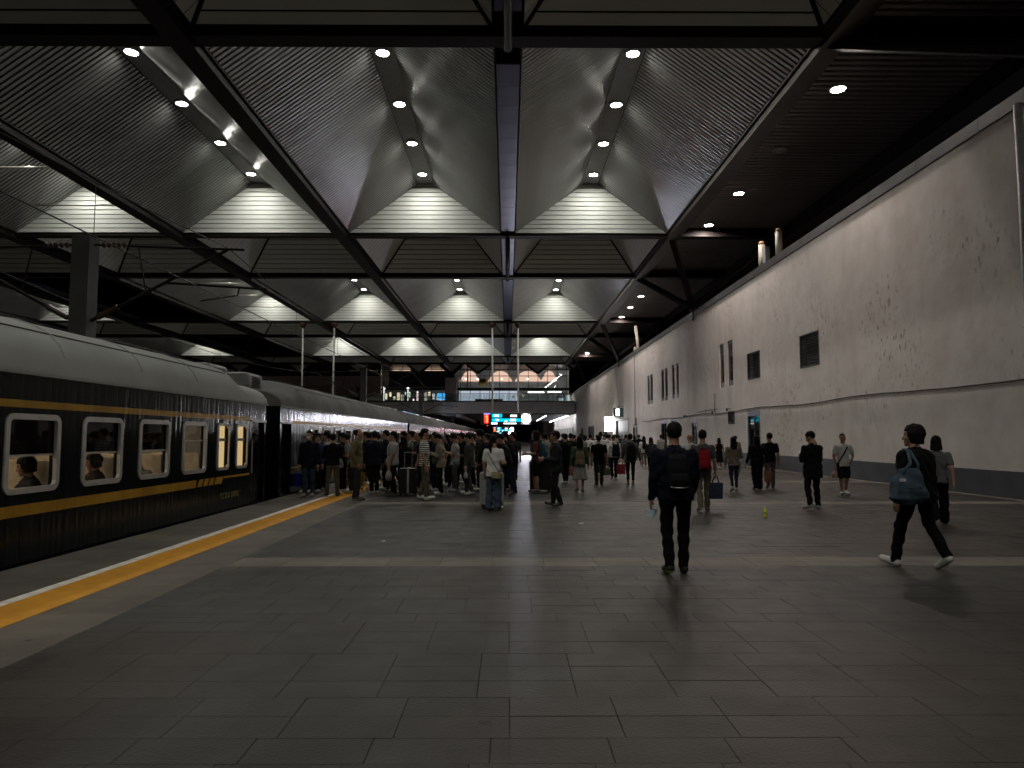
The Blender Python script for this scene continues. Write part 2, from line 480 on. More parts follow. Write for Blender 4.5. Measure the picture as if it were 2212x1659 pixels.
# ---------------------------------------------------------------- station building (right-hand wall)
WX = 13.05
bld = thing('station_building', 'long off-white stained station building wall along the right of the platform', 'building', (WX, 0, 0))
LV = Matrix.Translation((-WX, 0, 0))
up_win = [(42.6,43.5),(40.9,41.9),(55.3,56.2),(53.95,54.8),(59.1,60.1),(57.7,58.7),(65.1,66.2),(63.7,64.85)]
win_z = (4.57, 7.24)
vents = [(29.5,31.45,4.62,6.07),(36.5,38.4,4.65,6.08)]
small_vent = (40.8,42.0,2.33,3.08)
doors = [(36.7,38.6,0.0,3.03),(58.3,60.4,0.0,3.0),(54.8,56.8,0.0,3.0),(48.9,50.4,0.0,2.9),(72.8,74.1,0,2.88),(71.5,72.25,0,2.9),(77.0,85.8,0,3.7),(93,97,0,3.2),(107.4,115.5,0,3.3),(123.2,126.5,0,3.1)]
farholes = [(142+k*6.4, 144.2+k*6.4, 0, 3.4) for k in range(14)]
holes = [(a, c, *win_z) for a, c in up_win] + vents + [small_vent] + doors + farholes
w = MB()
sheet_with_holes(w, -9, 320, 0, 10.02, holes, lambda u, v: (0, u, v))
wall = w.obj('wall', PLASTER, bld)
for (a, c, z0, z1) in holes:            # reveals
    rv = MB(); dd = .32
    rv.quad((0,a,z0),(dd,a,z0),(dd,a,z1),(0,a,z1)); rv.quad((0,c,z0),(dd,c,z0),(dd,c,z1),(0,c,z1))
    rv.quad((0,a,z1),(dd,a,z1),(dd,c,z1),(0,c,z1))
    if z0 > .05: rv.quad((0,a,z0),(dd,a,z0),(dd,c,z0),(0,c,z0))
    rv.obj('reveal', PLASTER, bld)
bk = MB(); bk.box(2.6, 2.8, -9, 320, -.1, 10.0)
bk.obj('inner_wall', mat('inner_dark', (.05,.05,.055), .8), bld)
fl = MB(); fl.box(.02, 2.6, -9, 320, -.2, -.02); fl.obj('inner_floor', mat('inner_floor', (.12,.12,.12), .5), bld)
cl = MB(); cl.box(.33, 2.6, -9, 320, 3.75, 3.9); cl.obj('inner_ceiling', mat('inner_floor', (.12,.12,.12), .5), bld)
rf = MB(); rf.box(.02, 26, -9, 320, 9.9, 10.0); rf.obj('roof', BLACK, bld)
# coping, one metal cap per length
cm = MB(); cm.box(-.05, .35, 0, 2.98, 10.0, 10.38)
cme = cm.mesh('coping', COPING)
for k in range(46): link(cme, 'coping', bld, (0, -8 + k*3.0, 0))
cm = MB(); cm.box(-.05, .35, 130, 320, 10.0, 10.38); cm.obj('coping', COPING, bld)
us = [-9] + [q for h in sorted(doors + farholes) for q in (h[0]-.05, h[1]+.05)] + [320]
for i in range(0, len(us)-1, 2):
    pl = MB(); pl.box(-.025, -.002, us[i], us[i+1], 0, .70); pl.obj('plinth', PLINTH, bld)
FRAME = mat('window_frame_grey', (.16,.16,.17), .45, .3)
LINTEL = mat('lintel_grey', (.23,.23,.27), .5, .2)
PANE = glass('dark_pane', (.5,.52,.55), .3)
def window(a, c, z0, z1, sill=.32, top=.22):
    f = MB()
    d0, d1 = .06, .14
    f.box(d0, d1, a, c, z0, z0+sill); f.box(d0, d1, a, c, z1-top, z1)
    f.box(d0, d1, a, a+.09, z0+sill, z1-top); f.box(d0, d1, c-.09, c, z0+sill, z1-top)
    o = f.obj('window', FRAME, bld)
    q = MB(); q.box(.09, .105, a+.09, c-.09, z0+sill, z1-top); q.obj('pane', PANE, o)
for a, c in up_win: window(a, c, *win_z)
def louvre(a, c, z0, z1, n):
    f = MB()
    for s in ((a, a+.07, z0, z1), (c-.07, c, z0, z1), (a+.07, c-.07, z0, z0+.06), (a+.07, c-.07, z1-.06, z1)):
        f.box(-.02, .1, *s)
    o = f.obj('vent', mat('vent_frame', (.05,.05,.05), .6), bld)
    st = (z1-z0-.12)/n; m = MB()
    m.add([(-.01,0,0),(.09,0,.06),(.09,0,.075),(-.01,0,.015),(-.01,c-a-.14,0),(.09,c-a-.14,.06),(.09,c-a-.14,.075),(-.01,c-a-.14,.015)],
          [(0,1,2,3),(7,6,5,4),(0,4,5,1),(3,2,6,7),(0,3,7,4),(1,5,6,2)])
    me = m.mesh('slat', mat('vent_slat', (.055,.05,.048), .55))
    for k in range(n): link(me, 'slat', o, (0, a+.07, z0+.06+k*st))
    return o
for v in vents: louvre(*v, 13)
louvre(*small_vent, 8)
def door(a, c, z0, z1, leaf=True, mull=True):
    f = MB(); d0, d1 = -.02, .12
    f.box(d0, d1, a, c, z1-.34, z1, 1)
    f.box(d0, d1, a, a+.1, 0, z1-.34); f.box(d0, d1, c-.1, c, 0, z1-.34)
    if mull: f.box(.02, .1, (a+c)/2-.04, (a+c)/2+.04, 0, z1-.34)
    o = f.obj('door', [FRAME, LINTEL], bld)
    q = MB(); q.box(.05, .065, a+.1, c-.1, .0, z1-.34); q.obj('pane', PANE, o)
    h = MB(); h.tube([(-.0,(a+c)/2-.12,.9),(-.06,(a+c)/2-.12,.95),(-.06,(a+c)/2-.12,1.25),(0,(a+c)/2-.12,1.3)], .014, 6); h.obj('handle', LAMPRING, o)
for k, h in enumerate(doors):
    if h[1]-h[0] < 2.5: door(*h)
    else:
        f = MB(); f.box(-.02,.12,h[0],h[1],h[3]-.22,h[3],1); f.box(-.02,.12,h[0],h[0]+.12,0,h[3]-.22); f.box(-.02,.12,h[1]-.12,h[1],0,h[3]-.22)
        o = f.obj('doorway', [FRAME, LINTEL], bld)
        s = MB(); n = int((h[3]-.25)/.12)
        s.box(.16, .2, h[0]+.12, h[1]-.12, 0, h[3]-.22); s.obj('shutter', mat('shutter_dark', (.05,.05,.055), .5, .3), o)
for h in farholes:
    f = MB(); f.box(.1,.16,h[0],h[1],0,h[3]); f.obj('door_leaf', mat('far_door', (.10,.12,.13), .5), bld)
# things glimpsed through the door glass
gl = MB(); gl.box(2.2,2.25,37.1,37.6,2.05,2.25); gl.obj('blue_screen', glow('door_blue', (.05,.55,.9), 1.2), bld)
gl = MB(); gl.box(2.2,2.25,36.9,37.7,2.5,2.56); gl.box(2.2,2.25,36.9,37.7,1.75,1.81); gl.obj('strip_lamp', glow('door_strip', (.6,.65,.85), .8), bld)
gl = MB(); gl.lathe([(.0,-.02),(.14,-.02),(.14,.02),(0,.02)], (2.2,49.2,2.05), 10, axis='x'); gl.obj('round_lamp', glow('door_white', (1,1,.95), 3), bld)
gl = MB(); gl.box(2.2,2.25,59.0,59.1,.9,2.6); gl.obj('strip_lamp', glow('door_strip', (.6,.65,.85), .8), bld)
gl = MB(); gl.box(2.2,2.25,58.75,58.85,1.75,1.95); gl.obj('red_lamp', glow('door_red', (1,.35,.2), 2), bld)
# cable sagging along the wall, and droppers
def sag(pts, r, name, m, parent):
    mb = MB(); mb.tube(pts, r, 5); return mb.obj(name, m, parent, True)
CABLE = mat('cable_dark', (.05,.045,.045), .7)
cp = []
rr = random.Random(5); yy = 10.0
while yy < 70:
    cp.append((-.05, yy, 3.06 + .05*math.sin(yy*.55) + rr.uniform(-.015,.015))); yy += 1.2
sag(cp, .028, 'cable', CABLE, bld)
sag([(-.05,44+.9*k,3.3+.0*k+.02*math.sin(k)) for k in range(6)], .02, 'cable', CABLE, bld)
sag([(-.03,44.6,3.2),(-.03,44.6,4.3)], .02, 'cable', CABLE, bld)
sag([(-.03,72.6,2.7),(-.03,72.6,10.0)], .03, 'cable', CABLE, bld)
dp = MB(); dp.tube([(-.13,17.35,-.0),(-.13,17.35,10.0)], .1, 12); dp.obj('downpipe', mat('pipe_grey', (.4,.4,.4), .5), bld, True)
jb = MB(); jb.box(-.16,0,71.9,72.3,2.7,3.5); jb.obj('junction_box', FRAME, bld)
def wall_camera(y, z):
    o = thing('security_camera', 'small wall-mounted security camera on the cable, %s' % ('on top of the small grille' if y < 42 else 'left of the small grille' if y < 46 else 'above the narrow doors'), 'camera', (WX, y, z))
    m = MB(); m.tube([(0,0,0),(-.25,0,.05)], .03, 6); m.obj('bracket', FRAME, o)
    m = MB(); m.tube([(-.2,.12,.0),(-.28,-.2,-.06)], [.07,.06], 8); m.obj('camera_body', BLACK, o)
wall_camera(44.5, 3.15); wall_camera(51.6, 3.1); wall_camera(41.5, 3.2)

# roof stacks standing on the wall head
STACK = mat('stack_cream', (.26,.24,.20), .6, var=.2, vscale=5)
def stack(y, r, h, lab):
    o = thing('vent_stack', lab, 'pipe', (WX+.42, y, 10.0))
    m = MB(); m.lathe([(r,0),(r,h)], n=14); m.obj('pipe', STACK, o, True)
    m = MB(); m.lathe([(r*.94,h),(r*.94,h+.06),(r*.75,h+.16),(r*.3,h+.2)], n=14); m.obj('cap', mat('rust_cap', (.25,.13,.06), .8), o, True)
stack(37.0, .17, 1.75, 'cream vent stack with rusty cap beside a grey box on the wall head')
stack(34.6, .17, 1.75, 'cream vent stack standing alone on the wall head, nearer the lamp')
o = thing('roof_unit', 'grey metal box clamped between the two cream vent stacks', 'box', (WX+.4, 36.3, 10.0))
m = MB(); m.box(-.12,.12,-.2,.2,.6,1.45); m.obj('casing', GREYPAINT, o)
m = MB(); m.box(-.06,.06,-.35,.5,.3,.42); m.box(-.05,.05,.42,.5,.1,.8); m.obj('bracket', STEEL, o)
o = thing('leaning_pipe', 'pale pipe leaning on the wall head far along the wall', 'pipe', (WX+.3, 72, 10.0))
m = MB(); m.tube([(0,0,0),(-.1,.9,3.0)], .16, 10); m.obj('pipe', STACK, o, True)
for k, (yy, hh) in enumerate(((73.4,.9),(74.6,1.0))):
    o = thing('vent_stub', 'short pale vent stub, %s beyond the leaning pipe' % ORD[k], 'pipe', (WX+.4, yy, 10.0))
    m = MB(); m.lathe([(.14,0),(.14,hh),(.09,hh+.05)], n=10); m.obj('pipe', STACK, o, True)

# projecting light box and exit board on the wall
o = thing('light_box', 'blazing white projecting light box sign on the wall', 'sign', (12.5, 88.5, 2.2))
m = MB(); m.box(-.5,.5,-.14,.14,0,1.85); m.obj('casing', FRAME, o)
m = MB(); m.box(-.46,.46,-.16,-.142,.04,1.81); m.obj('face', glow('box_white', (1,1,1), 26.0), o)
m = MB()
for q in range(3): m.box(-.12+.02*q,.16,-.166,-.161,1.35+.1*q,1.39+.1*q)
m.obj('lettering', mat('box_grey', (.3,.3,.3), .6), o)
m = MB(); m.box(.5,.56,-.03,.03,.4,.5); m.box(.5,.56,-.03,.03,1.3,1.4); m.obj('bracket', STEEL, o)
o = thing('exit_board', 'dark green projecting sign with a half lit white panel above the wide doorway', 'sign', (12.45, 80.0, 3.82))
m = MB(); m.box(-.55,.55,-.12,.12,0,1.0); m.obj('casing', mat('sign_green', (.035,.06,.055), .5), o)
m = MB(); m.box(-.28,.12,-.135,-.122,.12,.88); m.obj('panel', glow('exit_white', (.85,.95,.9), 6.0), o)
m = MB(); m.box(-.2,-.1,-.142,-.137,.3,.8); m.box(.02,.1,-.142,-.137,.15,.5); m.obj('lettering', mat('sign_green', (.035,.06,.055), .5), o)
m = MB(); m.tube([(0,0,1.0),(0,0,1.2),(.6,0,1.2)], .03, 6); m.obj('bracket', STEEL, o)

# ---------------------------------------------------------------- canopy
canopy = thing('platform_canopy', 'vast dark steel station roof of slatted metal vaults and pale gables', 'roof', (0,0,0))
G = 10.25
LONG = [(-11.9,10.1),(21.5,43.5),(54.9,76.9),(88.3,110.3)]
SHORT = [(10.1,21.5),(43.5,54.9),(76.9,88.3),(110.3,121.7)]
COLS = {'R1':0, 'C':-1, 'L1':-2, 'L2':-3, 'OPEN':-4, 'L4':-5, 'L5':-6}
ZB, ZR, INS, HW = 14.15, 17.3, .42, .42
def slope_frame(side):
    a = Vector((INS, 0, ZB)); b = Vector((G/2-HW, 0, ZR))
    if side > 0: a.x = G - a.x; b.x = G - b.x
    d = b - a; n = Vector((-d.z, 0, d.x)) if side < 0 else Vector((d.z, 0, -d.x))
    n = Vector((-abs(d.z)*(-1 if side < 0 else 1), 0, -abs(d.x))).normalized()
    return a, b, n
def slat_geo(mb, side, y0, w=.26, mi=0):
    a, b, n = slope_frame(side)
    L0 = a + (b-a)*.012; L1 = a + (b-a)*.985
    prof = [(.036,-.05),(.038,-.003),(.048,.008),(.152,.008),(.162,-.003),(.164,-.05)]
    v = []
    for P in (L0, L1):
        for t, h in prof: v.append(P + Vector((0, y0 + t*w/.2, 0)) + n*h)
    k = len(prof)
    mb.add(v, [(i, i+1, k+i+1, k+i) for i in range(k-1)], mi)
NSL = 82
def back_geo(mb, side, L):
    a, b, n = slope_frame(side); o = -n*.055
    mb.quad(a+o+Vector((0,.25,0)), b+o+Vector((0,.25,0)), b+o+Vector((0,L-.25,0)), a+o+Vector((0,L-.25,0)))
bm1 = MB(); back_geo(bm1, -1, 22); back_geo(bm1, 1, 22)
bm1.quad((INS,.33,ZB),(G-INS,.33,ZB),(G/2+HW,.33,ZR),(G/2-HW,.33,ZR))
bm1.quad((INS,21.72,ZB),(G-INS,21.72,ZB),(G/2+HW,21.72,ZR),(G/2-HW,21.72,ZR))
BACK = bm1.mesh('backing', GAP)
bm1 = MB()
for s in (-1, 1):
    for k in range(NSL): slat_geo(bm1, s, .32 + k*.26)
SLATS = bm1.mesh('slats', SLAT)
bm1 = MB()
for k in range(NSL): slat_geo(bm1, 1, .32 + k*.26)
SLATS_R = bm1.mesh('slats', SLAT)
bm1 = MB(); slat_geo(bm1, -1, 0); SL_L = bm1.mesh('slat', SLAT)
bm1 = MB(); slat_geo(bm1, 1, 0); SL_R = bm1.mesh('slat', SLAT)
bm1 = MB(); bm1.box(G/2-HW-.06, G/2+HW+.06, .3, 21.7, ZR, ZR+.05); RIDGES = bm1.mesh('ridge', RIDGE)
bm1 = MB(); bm1.box(G/2-HW-.06, G/2+HW+.06, .006, 1.52, ZR, ZR+.05); RIDGEP = bm1.mesh('ridge_panel', RIDGE)
NB = 11; BOARDS = []
for k in range(NB):
    z0 = ZB + (ZR-ZB)*k/NB + .022; z1 = ZB + (ZR-ZB)*(k+1)/NB - .022
    def xw(z): t = (z-ZB)/(ZR-ZB); return INS + (G/2-HW-INS)*t
    m = MB()
    a0, a1 = xw(z0), xw(z1)
    m.add([(a0,21.63,z0),(G-a0,21.63,z0),(G-a1,21.645,z1),(a1,21.645,z1),(a0,21.71,z0),(G-a0,21.71,z0),(G-a1,21.71,z1),(a1,21.71,z1)],
          [(0,1,2,3),(4,7,6,5),(0,4,5,1),(1,5,6,2),(2,6,7,3),(3,7,4,0)])
    BOARDS.append(m.mesh('board', BOARD))
m = MB(); m.quad((INS,.36,ZB),(G-INS,.36,ZB),(G/2+HW,.36,ZR),(G/2-HW,.36,ZR)); NEARG = m.mesh('gable', BOARD)
for ci, cidx in COLS.items():
    if ci == 'OPEN': continue
    for bi, (y0, y1) in enumerate(LONG):
        if bi == 0 and ci in ('L4', 'L5', 'L2'): continue
        v = link(BACK, 'vault', canopy, (cidx*G, y0, 0))
        if ci == 'R1' and bi == 1:
            for k in range(NSL):
                link(SL_L, 'slat', v, (0, .32+k*.26, 0)); link(SL_R, 'slat', v, (0, .32+k*.26, 0))
        elif ci == 'C' and bi == 1:
            for k in range(NSL): link(SL_L, 'slat', v, (0, .32+k*.26, 0))
            o = link(SLATS_R, 'slat_field', v); o['kind'] = 'stuff'
        else:
            o = link(SLATS, 'slat_field', v); o['kind'] = 'stuff'
        if bi == 1 and ci in ('R1','C','L1'):
            for k in range(14): link(RIDGEP, 'ridge_panel', v, (0, .32+k*1.526, 0))
        else: link(RIDGES, 'ridge', v)
        link(NEARG, 'gable', v)
        if bi == 0:
            mm = MB(); mm.quad((INS,21.66,ZB),(G-INS,21.66,ZB),(G/2+HW,21.66,ZR),(G/2-HW,21.66,ZR)); mm.obj('gable', BOARD, v)
        else:
            for bd in BOARDS: link(bd, 'board', v)
# short hipped cells
SL = 11.4; ZH0, ZH1, RUN = 14.3, 17.9, 3.3
ix0, ix1, iy0, iy1 = INS+.05, G-INS-.05, .36, SL-.36
hb = MB()
hb.quad((ix0,iy1,ZH0),(ix1,iy1,ZH0),(ix1-RUN,iy1-RUN,ZH1),(ix0+RUN,iy1-RUN,ZH1))
hb.quad((ix0,iy0,ZH0),(ix1,iy0,ZH0),(ix1-RUN,iy0+RUN,ZH1),(ix0+RUN,iy0+RUN,ZH1))
hb.quad((ix0,iy0,ZH0),(ix0,iy1,ZH0),(ix0+RUN,iy1-RUN,ZH1),(ix0+RUN,iy0+RUN,ZH1))
hb.quad((ix1,iy0,ZH0),(ix1,iy1,ZH0),(ix1-RUN,iy1-RUN,ZH1),(ix1-RUN,iy0+RUN,ZH1))
hb.quad((ix0+RUN,iy0+RUN,ZH1),(ix1-RUN,iy0+RUN,ZH1),(ix1-RUN,iy1-RUN,ZH1),(ix0+RUN,iy1-RUN,ZH1))
HIPBACK = hb.mesh('hip_backing', GAP)
HIPB = []
nb = 12
nrm = Vector((0,-(ZH1-ZH0),-RUN)).normalized()
for k in range(nb):
    t0, t1 = k/nb + .006, (k+1)/nb - .006
    def P(t, s): return Vector(((ix0+RUN*t) if s < 0 else (ix1-RUN*t), iy1-RUN*t, ZH0+(ZH1-ZH0)*t))
    q = [P(t0,-1)+Vector((.06,0,0)), P(t0,1)-Vector((.06,0,0)), P(t1,1)-Vector((.06,0,0)), P(t1,-1)+Vector((.06,0,0))]
    m = MB(); m.add([x+nrm*.045 for x in q] + [x+nrm*.01 for x in q], [(0,1,2,3),(0,4,5,1),(1,5,6,2),(2,6,7,3),(3,7,4,0)])
    HIPB.append(m.mesh('board', BOARD))
ms = MB()
for s in (-1, 1):
    n2 = Vector((s*-(ZH1-ZH0), 0, -RUN)).normalized() * 1.0
    n2 = Vector(((ZH1-ZH0)*(1 if s < 0 else -1), 0, -RUN)).normalized()
    kk = 18; tot = iy1 - iy0
    for k in range(kk):
        ya, yb = iy0 + tot*k/kk + .015, iy0 + tot*(k+1)/kk - .015
        def top(yv): return min(1.0, (yv-iy0)/RUN, (iy1-yv)/RUN)
        def Q(yv, t): return Vector(((ix0+RUN*t) if s < 0 else (ix1-RUN*t), yv, ZH0+(ZH1-ZH0)*t)) + n2*.03
        ta, tb = max(0,top(ya)), max(0,top(yb))
        ms.quad(Q(ya,0), Q(yb,0), Q(yb,tb), Q(ya,ta))
HIPSIDE = ms.mesh('side_boards', BOARD)
mt = MB()
for (bx, by, tx, ty) in ((ix0,iy0,ix0+RUN,iy0+RUN),(ix1,iy0,ix1-RUN,iy0+RUN),(ix0,iy1,ix0+RUN,iy1-RUN),(ix1,iy1,ix1-RUN,iy1-RUN)):
    mt.beam((bx,by,ZH0-.02),(tx,ty,ZH1-.02), .16, .16)
HIPTRIM = mt.mesh('hip_trim', STEEL)
for ci, cidx in COLS.items():
    for bi, (y0, y1) in enumerate(SHORT):
        if bi == 0 and ci in ('L4','L5','OPEN'): continue
        v = link(HIPBACK, 'hip', canopy, (cidx*G, y0, 0))
        for bd in HIPB: link(bd, 'board', v)
        sbo = link(HIPSIDE, 'side_boards', v); sbo['kind'] = 'stuff'; sbo = link(HIPTRIM, 'hip_trim', v); sbo['kind'] = 'stuff'
# opening to the night sky over the tracks: rim panels
for bi, (y0, y1) in enumerate(LONG[1:]):
    m = MB(); x0, x1 = -4*G, -3*G
    m.box(x0+.3, x0+1.6, y0+.3, y1-.3, 14.3, 14.42); m.box(x1-1.0, x1-.3, y0+.3, y1-.3, 14.3, 14.42)
    m.box(x0+1.6, x1-1.0, y0+.3, y0+.9, 14.3, 14.42); m.box(x0+1.6, x1-1.0, y1-.7, y1-.3, 14.3, 14.42)
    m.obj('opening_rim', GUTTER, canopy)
# transverse beams
for k, yb in enumerate([-11.9,10.1,21.5,43.5,54.9,76.9,88.3,110.3,121.7]):
    m = MB()
    x0 = -62.0 if yb > 20 else -21
    m.box(x0, 17.2, yb-.32, yb+.32, 13.98, 14.06)      # lower flange
    m.box(x0, 17.2, yb-.24, yb+.24, 14.06, 14.55)
    m.box(x0, 17.2, yb-.32, yb+.32, 14.55, 14.64)
    m.obj('beam', STEEL, canopy)
# valley gutters and longitudinal beams
for k in range(1, -7, -1):
    x = k*G; ya = -11.5 if k > -3 else 21.8
    m = MB()
    if k == 0:
        pass
    else:
        m.box(x-.36, x+.36, ya, 121.4, 13.82, 14.10)
        m.obj('valley_beam', VALLEY if k == 1 else STEEL, canopy)
    if k != 0:
        m = MB()
        m.box(x-.46, x+.46, ya, 121.4, 14.12, 14.2); m.obj('gutter', VALLEY if k == 1 else STEEL, canopy)
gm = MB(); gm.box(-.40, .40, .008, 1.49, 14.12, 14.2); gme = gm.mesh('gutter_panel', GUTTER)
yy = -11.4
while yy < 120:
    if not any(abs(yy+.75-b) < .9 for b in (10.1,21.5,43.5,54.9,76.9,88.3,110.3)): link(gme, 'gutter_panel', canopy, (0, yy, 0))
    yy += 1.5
for (a, c) in SHORT:
    m = MB(); m.tube([(0,a-.1,13.82),(0,c+.1,13.82)], .13, 10); m.obj('drain_pipe', STEEL, canopy, True)
# soffit over the wall
sb = MB(); sb.box(10.7, 17.0, -11.5, 121.5, 14.62, 14.66); soff = sb.obj('soffit', GAP, canopy)
ss = MB(); ss.add([(10.66,.02,14.60),(10.66,.035,14.53),(10.66,.07,14.505),(10.66,.235,14.505),(10.66,.27,14.53),(10.66,.275,14.60),
                  (16.95,.02,14.60),(16.95,.035,14.53),(16.95,.07,14.505),(16.95,.235,14.505),(16.95,.27,14.53),(16.95,.275,14.60)],
                 [(i,i+1,i+7,i+6) for i in range(5)])
SSL = ss.mesh('slat', SOFFIT)
jn = MB()
beams_y = [-11.9,10.1,21.5,43.5,54.9,76.9,88.3,110.3,121.7]
ys = -11.4; 
while ys < 121:
    if not any(abs(ys+.12-b) < .42 for b in beams_y):
        if 21.5 < ys < 43.5: link(SSL, 'slat', soff, (0, ys, 0))
        else:
            o0 = len(jn.v)
            jn.add([(vv.co.x, vv.co.y+ys, vv.co.z) for vv in SSL.vertices], [tuple(pp.vertices) for pp in SSL.polygons])
    ys += .36
o = jn.obj('slat_field', SOFFIT, soff); o['kind'] = 'stuff'
m = MB(); m.box(17.0, 17.2, -11.5, 121.5, 13.9, 15.2); m.obj('fascia', STEEL, canopy)
# struts from the edge beam down to the wall head
for (a, c) in SHORT:
    fy = (a+c)/2
    for q in (a, c):
        m = MB(); m.beam((G, q, 13.95), (12.98, fy, 10.55), .34, .34); m.obj('strut', STEEL, canopy)
    m = MB(); m.box(12.8, 13.3, fy-.3, fy+.3, 10.385, 10.6); m.box(12.93,13.0,fy-.12,fy+.12,9.7,10.38); m.obj('strut_shoe', STEEL, canopy)
    m = MB(); m.beam((16.9, a, 13.95), (13.2, fy, 10.6), .3, .3); m.obj('strut', STEEL, canopy)
# deck above everything, open over the track slot
dk = MB()
dk.box(-3*G+.2-.2, 17.2, -12, 122, 19.2, 19.3); dk.box(-62, -4*G, -12, 122, 19.2, 19.3)
for (a, c) in SHORT: dk.box(-4*G, -3*G, a, c, 19.2, 19.3)
dk.obj('roof_deck', BLACK, canopy)
# tie rods across the outer vaults
TIE = mat('tie_rod', (.62,.60,.52), .35, .4)
for ci in ('L2','L4','L5'):
    for bi in (1,2,3):
        y0 = LONG[bi][0]
        for (dy, zz) in ((9,15.5),(14.5,15.5),(20.5,15.5)):
            t = (zz-ZB)/(ZR-ZB); xw_ = INS + (G/2-HW-INS)*t
            m = MB(); m.tube([(COLS[ci]*G+xw_, y0+dy, zz), (COLS[ci]*G+G-xw_, y0+dy, zz)], .06, 6); m.obj('tie_rod', TIE, canopy, True)
# V brackets closing the last bay
for k in range(-6, 2):
    x = k*G - G/2
    m = MB(); m.beam((x-2.0,122.2,13.98),(x,122.2,12.5),.3,.3); m.beam((x+2.0,122.2,13.98),(x,122.2,12.5),.3,.3); m.obj('end_bracket', STEEL, canopy)
    m = MB(); m.add([(x-1.8,122.3,13.97),(x+1.8,122.3,13.97),(x,122.3,12.65)], [(0,1,2)]); m.obj('end_panel', BOARD, canopy)

# ---------------------------------------------------------------- downlights
RING = MB()
n = 16
pr = [(.0,.0),(.001,-.002),(.27,-.002),(.27,-.03),(.235,-.075),(.215,-.075),(.21,-.006)]
vv = []; ff = []
for r, z in pr:
    r *= 1.25
    for k in range(n): vv.append((r*math.cos(2*math.pi*k/n), r*math.sin(2*math.pi*k/n), z))
for i in range(1, len(pr)-1):
    for k in range(n): ff.append((i*n+k, i*n+(k+1)%n, (i+1)*n+(k+1)%n, (i+1)*n+k))
RING.add(vv, ff); RINGM = RING.mesh('trim_ring', LAMPRING, True)
def disc(m, name):
    b = MB(); b.add([(.25*math.cos(2*math.pi*k/10), .25*math.sin(2*math.pi*k/10), .0) for k in range(10)], [tuple(range(9,-1,-1))])
    return b.mesh(name, m)
DC, DW, DO = disc(COOL, 'diffuser'), disc(WARM, 'diffuser'), disc(OFFLAMP, 'diffuser')
COLTXT = {'R1':'vault beside the wall-side soffit','C':'vault left of the central gutter','L1':'second vault left of the gutter',
          'L2':'third vault left of the gutter','L4':'first vault beyond the roof slot','L5':'outermost vault beyond the roof slot'}
BAYTXT = ['overhead bay','nearest bay','second bay','third bay']
RINGF = RINGM.copy()
for vv_ in RINGF.vertices: vv_.co.z = max(vv_.co.z, -.03) if vv_.co.z < -.05 else vv_.co.z
def downlight(x, y, z, dm, label, group):
    o = thing('downlight', label, 'ceiling light', (x, y, z), 0, group)
    link(RINGM if y < 88 else RINGF, 'trim_ring', o); link(dm, 'diffuser', o, (0,0,-.014 if y < 88 else -.031))
for ci in ('R1','C','L1','L2','L4','L5'):
    for bi, (y0, y1) in enumerate(LONG):
        if bi == 0 and ci in ('L2','L4','L5'): continue
        for k in range(5):
            downlight(COLS[ci]*G + G/2, y0 + 2.0 + 4.5*k, ZR-.005, DC, '%s lit ridge downlight of the %s, %s' % (ORD[k], COLTXT[ci], BAYTXT[bi]), 'ridge downlights')
for bi, (y0, y1) in enumerate(LONG):
    for k in range(4):
        yl = y0 + 3.9 + 5.67*k
        off = bi == 0 or (bi == 1 and k == 1) or (bi == 2 and k == 0) or (bi == 3 and k in (0, 2))
        downlight(12.25, yl, 14.50, DO if off else DW, '%s %s downlight in the flat soffit over the wall, %s' % (ORD[k], 'unlit' if off else 'warm', BAYTXT[bi]), 'soffit downlights')
# ================================================================== FOOTBRIDGE CONCOURSE across the tracks
BY = 136.0
brg = thing('concourse_bridge', 'wide concourse bridge with glazed upper hall crossing beyond the canopy', 'building', (0, BY, 0))
FASC = mat('bridge_fascia', (.78,.76,.80), .7, var=.1, vscale=.4)
PINK = mat('bridge_wall_pink', (.62,.46,.45), .75, var=.12, vscale=.3)
MULL = mat('mullion_dark', (.02,.02,.022), .5, .3)
m = MB(); m.box(-70, 12.9, 0, .4, 6.0, 8.24); m.obj('fascia', FASC, brg)
m = MB(); m.box(-70, 12.9, -.06, .5, 8.24, 8.44); m.obj('fascia_cap', MULL, brg)
m = MB(); m.box(-70, 12.9, -.06, .5, 5.86, 6.0); m.obj('fascia_drip', MULL, brg)
m = MB(); m.box(-70, 12.9, .4, 70, 5.95, 6.3); m.obj('deck', mat('bridge_soffit', (.28,.29,.31), .55, var=.1, vscale=.3), brg)
m = MB(); m.box(-70, 12.9, .5, 14, 8.2, 8.3); m.obj('floor', mat('hall_floor', (.3,.3,.3), .35), brg)
m = MB(); m.box(-70, 12.9, 13.5, 13.8, 8.3, 16); m.obj('back_wall', mat('hall_back', (.5,.5,.5), .7, var=.2, vscale=.25), brg)
m = MB(); m.box(-70, 13.6, .4, 14, 15.7, 16.2); m.obj('roof', MULL, brg)
# balustrade
for k in range(30):
    x = 12.7 - k*2.2
    m = MB(); m.box(x-2.14, x-.06, .1, .13, 8.46, 9.75); m.obj('balustrade_pane', glass('rail_glass', (.75,.8,.8), .35), brg)
m = MB(); m.tube([(-54,.1,9.85),(12.8,.1,9.85)], .05, 6); m.obj('handrail', mat('rail_steel', (.4,.4,.4), .3, .8), brg)
